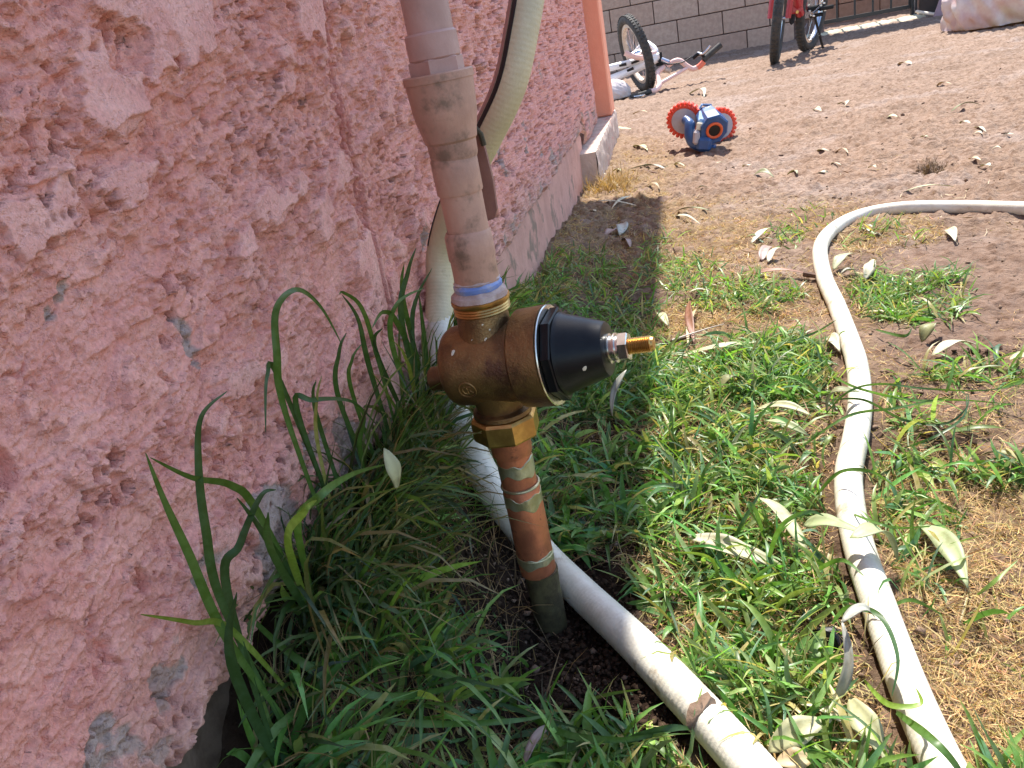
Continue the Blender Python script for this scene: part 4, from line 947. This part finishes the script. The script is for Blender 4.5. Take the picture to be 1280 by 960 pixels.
t = thing('long_grass', 'bright upright blades rising from the sunlit lawn right of the valve', 'grass plant', G(860, 560))
for pts, w, kd in [([(862, 545, 0), (850, 510, .035), (838, 470, .06)], .006, 'l'), ([(905, 700, 0), (930, 650, .04), (960, 600, .06)], .006, 'g'),
                   ([(870, 640, 0), (880, 590, .05), (905, 560, .07)], .006, 'g'), ([(960, 690, 0), (945, 640, .05), (935, 630, .06), (950, 660, .05)], .006, 'g'),
                   ([(955, 720, 0), (975, 660, .06), (1010, 640, .07), (1030, 645, .06)], .007, 'g'), ([(800, 760, 0), (830, 745, .02), (850, 800, .02)], .006, 'd'),
                   ([(900, 760, 0), (890, 700, .04), (840, 690, .05)], .006, 'l')]: gblade(pts, w, kd, t)
t = thing('grass_runner', 'green runners straggling over the hose onto the bare dirt', 'grass plant', G(1080, 500))
for pts, w, kd in [([(1030, 520, .01), (1060, 490, .05), (1100, 480, .05), (1160, 486, .02), (1230, 488, .02), (1285, 478, .02)], .004, 'g'),
                   ([(1040, 500, .02), (1080, 500, .05), (1130, 525, .02), (1180, 530, .02), (1208, 510, .03), (1210, 490, .02)], .0045, 'd'),
                   ([(1040, 470, .01), (1075, 486, .05), (1140, 500, .025), (1200, 500, .02), (1260, 505, .02)], .005, 'g'),
                   ([(1000, 560, .02), (1060, 520, .05), (1120, 510, .03), (1190, 495, .02)], .005, 'g'),
                   ([(1130, 560, .005), (1170, 545, .02), (1205, 520, .025), (1208, 492, .02)], .0045, 'd'),
                   ([(980, 430, .02), (1020, 415, .03), (1045, 400, .04)], .005, 'd'), ([(1095, 412, .01), (1130, 420, .02), (1140, 410, .02)], .007, 'g'),
                   ([(1060, 640, .02), (1100, 655, .05), (1130, 660, .03), (1190, 655, .01)], .004, 'g')]: gblade(pts, w, kd, t)
t = thing('grass_runner', 'green blades looping over the near hose run at the bottom right', 'grass plant', G(1100, 900))
for pts, w, kd in [([(1040, 780, .02), (1060, 760, .055), (1100, 770, .06), (1122, 820, .055), (1115, 870, .05)], .007, 'd'),
                   ([(1080, 850, .02), (1110, 880, .05), (1150, 880, .05), (1145, 860, .05)], .006, 'l'), ([(1120, 890, .02), (1160, 920, .055), (1190, 950, .05), (1215, 990, .03)], .009, 'g'),
                   ([(1020, 620, .01), (1050, 590, .04), (1090, 590, .05), (1120, 610, .02)], .006, 'g'), ([(1110, 760, .005), (1140, 750, .02), (1180, 770, .02)], .005, 'g'),
                   ([(1220, 745, .005), (1245, 725, .015), (1272, 700, .02)], .005, 'l'), ([(1010, 720, 0), (1050, 700, .04), (1080, 720, .05)], .006, 'g')]: gblade(pts, w, kd, t)
# dry tuft by the slab
r = np.random.default_rng(77); n = 420; cx, cy = G(765, 238).x, G(765, 238).y
X = cx+r.normal(0, .035, n); Y = cy+r.normal(0, .05, n)
o = blades('dry_tuft', np.stack([X, Y, gh(X, Y)], 1), r.random(n)*6.28, r.uniform(.6, 1.4, n), r.uniform(-.2, 1.2, n), r.uniform(.03, .09, n), .0018+.001*r.random(n), np.array([.50, .33, .14])*(.5+.7*r.random((n, 1))), 'straw', 'dry golden grass tuft at the corner of the concrete slab', 3, False, 'grass tuft', None)
n = 260; cx, cy = G(1155, 212).x, G(1155, 212).y
cx, cy = G(1162, 214).x, G(1162, 214).y; X = cx+r.normal(0, .016, n); Y = cy+r.normal(0, .02, n)
o = blades('dry_tuft', np.stack([X, Y, gh(X, Y)], 1), r.random(n)*6.28, r.uniform(.3, 1.4, n), r.uniform(0, 1.2, n), r.uniform(.015, .035, n), .0015+.001*r.random(n), np.array([.16, .10, .06])*(.5+.7*r.random((n, 1))), 'straw', 'small dark brown root tuft on the open dirt above the far hose run', 3, False, 'grass tuft', None)

# ------------------------------------------------------------------ toy with toothed red wheels
TY = 3.12
toy = thing('toy_vehicle', 'blue toy vehicle with toothed red wheels and an orange ringed barrel on the dirt', 'toy', (g(885, 186).x, TY, 0))
def tp(px, py, dy=0): return ony(px, py, TY+dy)
def toywheel(c, R, nrm):
    nrm = nrm.normalized(); b = MB(); n = 24; U = nrm.orthogonal().normalized(); V = nrm.cross(U)
    b.lathe(c, nrm, [(-.016, R*.66), (-.018, R*.86), (.018, R*.86), (.016, R*.66)], 44); w = b.build('wheel', 'toy_red', toy)
    tt = MB()
    for i in range(n):
        a = 2*math.pi*i/n; D = U*math.cos(a)+V*math.sin(a); T = -U*math.sin(a)+V*math.cos(a); Rm = Matrix((D, T, nrm)).transposed()
        tt.box(c+D*R*.92, (R*.22, R*.20, .034), Rm, bev=.004)
        tt.box(c+D*R*.80+nrm*.0165, (R*.16, R*.10, .008), Rm, bev=.002)
        tt.box(c+D*R*.80-nrm*.0165, (R*.16, R*.10, .008), Rm, bev=.002)
    tt.build('tread', 'toy_red', w, False)
    h = MB(); h.lathe(c, nrm, [(-.0195, R*.60), (-.019, R*.70), (-.0155, R*.72), (.0155, R*.72), (.019, R*.70), (.0195, R*.60)], 40); h.lathe(c, nrm, [(-.026, R*.18), (-.024, R*.24), (.024, R*.24), (.026, R*.18)], 24); h.build('wheel_disc', 'toy_grey', w)
cL = tp(856, 150, .10); cR = tp(900, 155, .12)
toywheel(cL, .066, Vector((.22, 1, .12))); toywheel(tp(899, 157, .16), .066, Vector((-.42, 1, .05)))
# octagonal barrel body pointing at the camera, nose down
bo = tp(893, 163, -.06); bax = Vector((.16, -1, -.30)).normalized()
b = MB(); b.lathe(bo, bax, [(-.13, .030), (-.125, .040), (-.07, .046), (-.005, .049), (0, .044), (-.002, .034)], 8, up=(.38, 0, 1), rf=lambda a: 1+.16*abs(math.cos(a+.2))); b.build('barrel_body', 'toy_blue', toy, False)
b = MB(); b.torus(bo+bax*.001, bax, .0255, .0052, 36, 10); b.build('orange_ring', 'toy_orange', toy)
b = MB(); b.lathe(bo, bax, [(-.02, .021), (.0008, .0235), (.0012, .021)], 30); b.lathe(bo, bax, [(.0013, .012), (.0014, .0215)], 30); b.build('barrel_bore', 'black_metal', toy)
Rb = Matrix((bax.cross(Vector((0, 0, 1))).normalized(), -bax, Vector((0, 0, 1)))).transposed()
def tb(name, px, py, dy, dims, m, R=None, bev=.004, parent=toy):
    b = MB(); b.box(tp(px, py, dy), dims, R or Rb, bev); return b.build(name, m, parent, False)
Rt = Matrix.Rotation(.18, 3, 'Y') @ Matrix.Rotation(-.15, 3, 'Z')
tb('lower_hull', 882, 178, -.01, (.052, .13, .050), 'toy_blue', Rt, .010)
tb('lower_keel', 889, 184, -.03, (.034, .05, .022), 'toy_blue', Rt, .006)
tb('side_plate', 875, 158, -.055, (.026, .012, .026), 'toy_cream', Matrix.Rotation(.25, 3, 'Y'), .003)
tb('side_shell', 872, 170, -.02, (.024, .10, .05), 'toy_grey', Rt, .008)
tb('top_shell', 880, 147, 0, (.040, .10, .022), 'toy_blue_light', Matrix.Rotation(.35, 3, 'Y') @ Matrix.Rotation(.28, 3, 'X'), .006)
tb('top_shell', 893, 149, 0, (.034, .08, .016), 'toy_blue_light', Matrix.Rotation(-.25, 3, 'Y') @ Matrix.Rotation(.25, 3, 'X'), .005)
b = MB(); b.lathe(tp(884, 146, .05), (.05, .1, 1), [(0, .020), (.02, .019), (.028, .012)], 24); b.build('turret', 'toy_blue_light', toy)
tb('turret_fin', 884, 131, .06, (.034, .03, .006), 'toy_blue', Matrix.Rotation(.2, 3, 'Y'), .002)
tb('turret_fin', 876, 133, .05, (.006, .025, .020), 'toy_blue_light', Matrix.Rotation(.7, 3, 'Y'), .002)
b = MB(); b.lathe(tp(897, 146, -.03), (.1, -.3, 1), [(0, .007), (.008, .006), (.011, .003)], 12); b.build('orange_button', 'toy_orange', toy)
b = MB(); P = spline([tp(857, 150, .03), tp(862, 155, .0), tp(862, 168, -.02), tp(866, 178, -.03), tp(876, 183, -.03), tp(884, 182, -.02)], 6)
b.tube(P, [.017]*6+[.019]*(len(P)-6), 14); b.build('side_arm', 'toy_blue', toy)
b = MB(); P = spline([tp(861, 176, .0), tp(868, 184, -.02), tp(878, 186, -.02)], 6); b.tube(P, .006, 10); b.build('arm_edge', 'toy_cream', toy)
b = MB(); P = [tp(857, 150, .03), tp(856, 150, .10)]; b.tube(P, .010, 12); b.tube([tp(884, 152, .06), tp(857, 150, .11)], .009, 10); b.tube([tp(886, 154, .06), tp(899, 157, .16)], .009, 10); b.build('axle', 'toy_blue', toy)

# ------------------------------------------------------------------ bicycles
def bikewheel(c, nrm, R, tr, par, rimmat, spokes=18, tire='rubber'):
    nrm = nrm.normalized(); b = MB(); b.torus(c, nrm, R-tr, tr, 56, 12); w = b.build('tyre', tire, par)
    tb_ = MB(); U = nrm.orthogonal().normalized(); V = nrm.cross(U)
    for i in range(60):
        a = 2*math.pi*i/60; D = U*math.cos(a)+V*math.sin(a); T = -U*math.sin(a)+V*math.cos(a); Rm = Matrix((D, T, nrm)).transposed()
        for s in (-1, 1): tb_.box(c+D*(R-.002)+nrm*s*tr*.42, (.008, .014, tr*.55), Rm)
    tag(tb_.build('tread_knobs', tire, w, False), kind='stuff')
    b = MB(); Ri = R-2*tr
    b.lathe(c, nrm, [(-.014, Ri+.004), (-.016, Ri-.016), (-.008, Ri-.020), (.008, Ri-.020), (.016, Ri-.016), (.014, Ri+.004)], 56, closed=False); rim = b.build('rim', rimmat, par)
    sp = MB()
    for i in range(spokes):
        a = 2*math.pi*i/spokes; D = U*math.cos(a)+V*math.sin(a); s = 1 if i % 2 else -1
        sp.tube([c+nrm*.02*s, c+D*(Ri-.018)], .0013, 5)
    sp.build('spokes', 'chrome', rim)
    b = MB(); b.lathe(c, nrm, [(-.05, .008), (-.03, .009), (-.029, .02), (.029, .02), (.03, .009), (.05, .008)], 16); b.build('hub', 'chrome', par)
    return c
# white bike lying on its side
wb = thing('bicycle', 'white bicycle with pink and coral fork and handlebars lying on its side', 'bicycle', (g(800, 115).x, 5.95, 0))
BY = 5.95
def wp(px, py, dy=0): return ony(px, py, BY+dy)
cw = M.T
md = Vector(M.T @ np.array([.92, -.39, 0])); vd = Vector(ray(795, 67)).normalized(); md = (md-vd*md.dot(vd)).normalized(); nW = (md*.95+vd*.30)
wc = wp(795, 67); Rw = 43*BY/F
bikewheel(wc, nW, Rw, .030, wb, 'rim_cream')
def bt(name, pts, r, m, k=12, sm=True, fl=None):
    b = MB(); P = spline(pts, 8) if sm and len(pts) > 2 else pts; b.tube(P, r, k, flat=fl); return b.build(name, m, wb)
hd = wp(824, 72)
bt('fork', [wp(781, 66, -.10), wp(790, 70, -.10), wp(802, 72, -.09), wp(812, 68, -.04), wp(820, 66, -.02)], .018, 'bike_pink')
bt('fork', [wp(794, 66, .10), wp(806, 54, .10), wp(814, 57, .06), wp(819, 62, .02), wp(820, 68, 0)], .018, 'bike_white')
bt('fork_accent', [wp(808, 60, .06), wp(812, 60, .04)], .012, 'bike_coral')
fr = MB()
bt('top_tube', [wp(824, 70, -.03), wp(790, 78, -.05), wp(757, 86, -.08), wp(700, 98, -.1)], .022, 'bike_white')
bt('down_tube', [wp(822, 73, -.03), wp(790, 88, -.06), wp(757, 101, -.09), wp(700, 118, -.12)], .026, 'bike_white')
for (a, b_) in (((774, 81), (783, 79)), ((789, 78), (799, 74)), ((772, 93), (780, 90)), ((784, 88), (792, 84))):
    bt('frame_marking', [wp(a[0], a[1]+1, -.083), wp(b_[0], b_[1]+1, -.080)], .010, 'black_metal', sm=False, fl=1)
bt('head_tube', [wp(822, 66, -.01), wp(825, 82, -.01)], .027, 'black_plastic', sm=False)
bt('stem', [wp(826, 75, -.01), wp(836, 79, -.02)], .022, 'chrome', sm=False)
bt('stem_clamp', [wp(829, 86, -.02), wp(838, 89, -.04)], .018, 'rim_cream', sm=False)
bt('handlebar', [wp(834, 83, -.02), wp(842, 77, -.02), wp(850, 76, -.02), wp(858, 82, -.02), wp(866, 86, -.02), wp(874, 83, -.02), wp(879, 78, -.02)], .017, 'bike_pink')
bt('handlebar_end', [wp(872, 84.5, -.021), wp(876, 81.5, -.021), wp(880, 77, -.021)], .019, 'bike_coral')
bt('handlebar', [wp(830, 84, -.02), wp(822, 91, -.08), wp(823, 100, -.14), wp(824, 107, -.2), wp(819, 113, -.24), wp(812, 114.5, -.26)], .018, 'bike_pink')
bt('crossbar', [wp(861, 84, -.02), wp(824, 105, -.18)], .012, 'bike_pink', sm=False)
bt('grip', [wp(879, 75, -.02), wp(901, 56, .02)], .020, 'rubber', sm=False)
bt('grip', [wp(814, 114, -.26), wp(788, 122, -.30)], .016, 'rubber', sm=False)
bt('brake_lever', [wp(872, 66, -.03), wp(879, 67, -.05), wp(888, 57, -.05)], .007, 'chrome')
bt('brake_body', [wp(866, 73, -.03), wp(874, 67, -.03), wp(880, 70, -.03)], .013, 'black_plastic')
bt('brake_lever', [wp(806, 119, -.30), wp(792, 121, -.33)], .006, 'chrome', sm=False)
bt('brake_cable', [wp(866, 70, -.02), wp(852, 78, -.05), wp(835, 80, -.06), wp(822, 76, -.06)], .004, 'black_plastic')
# unseen rear half behind the pillar
rc = wp(690, 112, .1); rc = Vector((rc.x, rc.y, .16)); bikewheel(rc, Vector((.35, -.25, 1)), Rw, .026, wb, 'rim_cream')
bt('seat_tube', [wp(700, 96, -.1), wp(690, 120, -.12)], .018, 'bike_white', sm=False)
bt('seat', [wp(702, 84, -.1), wp(698, 78, -.1), wp(690, 80, -.1)], .035, 'black_plastic')
bt('chain_stay', [wp(700, 116, -.12), rc], .010, 'bike_white', sm=False)

# red bike standing, seen from the front
rbk = thing('bicycle', 'red bicycle standing upright on its kickstand before the block wall', 'bicycle', (.752, 6.43, 0))
c_front = g(968, 80); c_rear = g(1009, 64); fdir = (c_front-c_rear); base_len = fdir.length; fdir.normalize()
lean = .16; sdv = fdir.cross(Vector((0, 0, 1))).normalized()   # bike's right
if sdv.x < 0: sdv = -sdv
upv = (Vector((0, 0, 1))*math.cos(lean)+sdv*math.sin(lean)).normalized(); WB = 1.0
axl = fdir.cross(upv).normalized()
def rp(a, u, s=0): return c_front-fdir*(base_len*a)+upv*u+axl*s
RR = .30
steer = Matrix.Rotation(.28, 3, upv); nf = steer @ axl
bikewheel(rp(0, RR), nf, RR, .033, rbk, 'chrome', 20); bikewheel(rp(1, RR), axl, RR, .033, rbk, 'chrome', 20)
def rt(name, pts, r, m, sm=True):
    b = MB(); P = spline(pts, 6) if sm and len(pts) > 2 else pts; b.tube(P, r, 12); return b.build(name, m, rbk)
for s in (-.06, .06):
    sg = nf*(s); rt('fork_leg', [rp(0, RR)+sg, rp(.03, RR+.20)+sg, rp(.08, RR*2+.08)+sg*.8], .020, 'bike_red')
rt('fork_crown', [rp(.08, RR*2+.08)+nf*-.06, rp(.08, RR*2+.08)+nf*.06], .024, 'bike_red', False)
rt('head_tube', [rp(.09, RR*2+.05), rp(.15, RR*2+.25)], .03, 'bike_red', False)
rt('handlebar', [rp(.16, RR*2+.34)+nf*-.30, rp(.14, RR*2+.32)+nf*-.12, rp(.14, RR*2+.32)+nf*.12, rp(.16, RR*2+.34)+nf*.30], .014, 'black_plastic')
bbk = rp(.62, RR-.01); rt('down_tube', [rp(.11, RR*2+.10), rp(.36, RR+.16), bbk], .032, 'bike_red'); rt('top_tube', [rp(.13, RR*2+.20), rp(.66, RR*2+.06)], .024, 'bike_red', False)
rt('seat_tube', [bbk, rp(.70, RR*2+.14)], .020, 'bike_red', False); rt('seat_stay', [rp(.68, RR*2+.04), rp(1, RR)+axl*.05], .010, 'bike_red', False); rt('chain_stay', [bbk, rp(1, RR)+axl*.06], .012, 'bike_red', False)
# wide red frame gusset seen low behind the front wheel
pc = ony(997, 2, 6.75); b = MB(); b.box(pc+Vector((0, 0, .09)), (.085, .05, .34), Matrix.Rotation(.06, 3, 'Y'), .012); b.build('lower_frame', 'bike_red', rbk, False)
b = MB(); b.lathe(ony(996.5, 15, 6.72), (0, -1, 0), [(0, .012), (.006, .011)], 14); b.build('frame_bolt', 'brass_bright', rbk)
b = MB(); b.lathe(bbk+axl*.05, axl, [(0, .07), (.004, .075), (.008, .07)], 24); b.build('chain_ring', 'black_metal', rbk)
for s, a in ((.09, .0), (-.09, math.pi)):
    e = bbk+axl*s; pt = e+fdir*.15*math.cos(a)+upv*.03; rt('crank_arm', [e, pt], .010, 'chrome', False)
    b = MB(); b.box(pt+axl*(.05 if s > 0 else -.05), (.10, .075, .028), None, .006); pd = b.build('pedal', 'black_plastic', rbk, False)
px_ = ony(1020, 10, 7.0); b = MB(); b.box(px_, (.13, .08, .04), None, .008); b.box(px_+Vector((0, 0, -.05)), (.10, .06, .025), None, .006); b.build('pedal', 'black_plastic', rbk, False)
b = MB()
for q_ in ((1011, 6), (1012, 14), (1014, 19), (1026, 7), (1030, 4), (1017, 20), (1031, 13), (1027, 2)): b.box(ony(q_[0], q_[1], 6.93), (.018, .012, .014), None, .003)
b.build('reflector', 'chrome', rbk, False)
ks = MB(); ks.tube([rp(.92, RR*.85)+sdv*.04, g(1029, 61)], .009, 8); ks.build('kickstand', 'black_metal', rbk)
rt('seat', [rp(.62, RR*2+.20), rp(.74, RR*2+.22), rp(.80, RR*2+.22)], .05, 'black_plastic')

# ------------------------------------------------------------------ bag and cloth
def blob(name, c, rx, ry, rz, m, label, cat, seed, amp=.18, flatz=-.35, n=48):
    u = np.linspace(0, np.pi, n); v = np.linspace(0, 2*np.pi, 2*n+1); U, V = np.meshgrid(u, v, indexing='ij')
    x = np.sin(U)*np.cos(V); y_ = np.sin(U)*np.sin(V); z = np.cos(U)
    d = 1+amp*fbm(x*2+z*1.3+7+seed, y_*2-z*1.1, 4, seed)+amp*.5*(1-np.abs(fbm(x*4+z*3, y_*4+z*2, 3, seed+9)))
    P = np.stack([x*d*rx, y_*d*ry, np.maximum(z*d, flatz)*rz], -1)+np.array(c)
    o = npmesh(name, P.reshape(-1, 3), gridfaces(*U.shape), m); tag(o, label, cat); return o
pb = g(1255, 34); blob('plastic_bag', (pb.x+.02, pb.y+.24, .12), .27, .24, .30, 'bag_plastic', 'full pinkish white plastic bag slumped on the dirt at the upper right', 'bag', 5, .34)
pt_ = g(772, 127); blob('cloth_bundle', (pt_.x-.02, pt_.y+.08, .045), .105, .09, .085, 'white_cloth', 'white cloth bundle on the dirt beside the orange pillar', 'cloth', 15, .12)

# black ribbed cap half buried in the lawn
pc = G(1030, 812); ax = Vector((-.45, -.75, .55)).normalized(); b = MB(); pr = [(-.03, .0135)]
for i in range(9): pr += [(-.026+i*.0034, .0150), (-.0243+i*.0034, .0138)]
pr += [(.006, .0145), (.0065, .011), (.004, .010)]
b.lathe(pc+Vector((0, 0, .003)), ax, pr, 30); tag(b.build('ribbed_cap', 'black_plastic', ang=20), 'black ribbed plastic cap half hidden in the grass left of the near hose run', 'cap')

# dried paint flecks on the regulator
from mathutils.bvhtree import BVHTree
bpy.context.view_layer.update()
for (px, py, r_, sd_) in ((566, 441, .0032, 1), (607, 424, .0016, 2), (603, 406, .0014, 3), (731, 461, .0030, 4), (612, 412, .0010, 5), (590, 425, .0009, 6)):
    d_ = Vector(ray(px, py)).normalized(); best = None
    for nm in ('valve_body', 'bonnet_ring', 'spring_cap'):
        ob = bpy.data.objects[nm]; t_ = BVHTree.FromPolygons([ob.matrix_world @ v.co for v in ob.data.vertices], [tuple(p.vertices) for p in ob.data.polygons])
        hit = t_.ray_cast(camp, d_)
        if hit[0] is not None and (best is None or hit[3] < best[3]): best = hit
    if best:
        q = MB(); rr = random.Random(sd_); nn = best[1] if best[1].dot(d_) < 0 else -best[1]; U = nn.orthogonal().normalized(); W_ = nn.cross(U); c = best[0]
        vs = [c+nn*.0007]+[c+nn*.0002+(U*math.cos(a)+W_*math.sin(a)*.6)*r_*rr.uniform(.55, 1.1) for a in [2*math.pi*k/10 for k in range(10)]]
        q.add(vs, [(0, 1+k, 1+(k+1) % 10) for k in range(10)]); q.build('paint_fleck', 'toy_cream', regp)
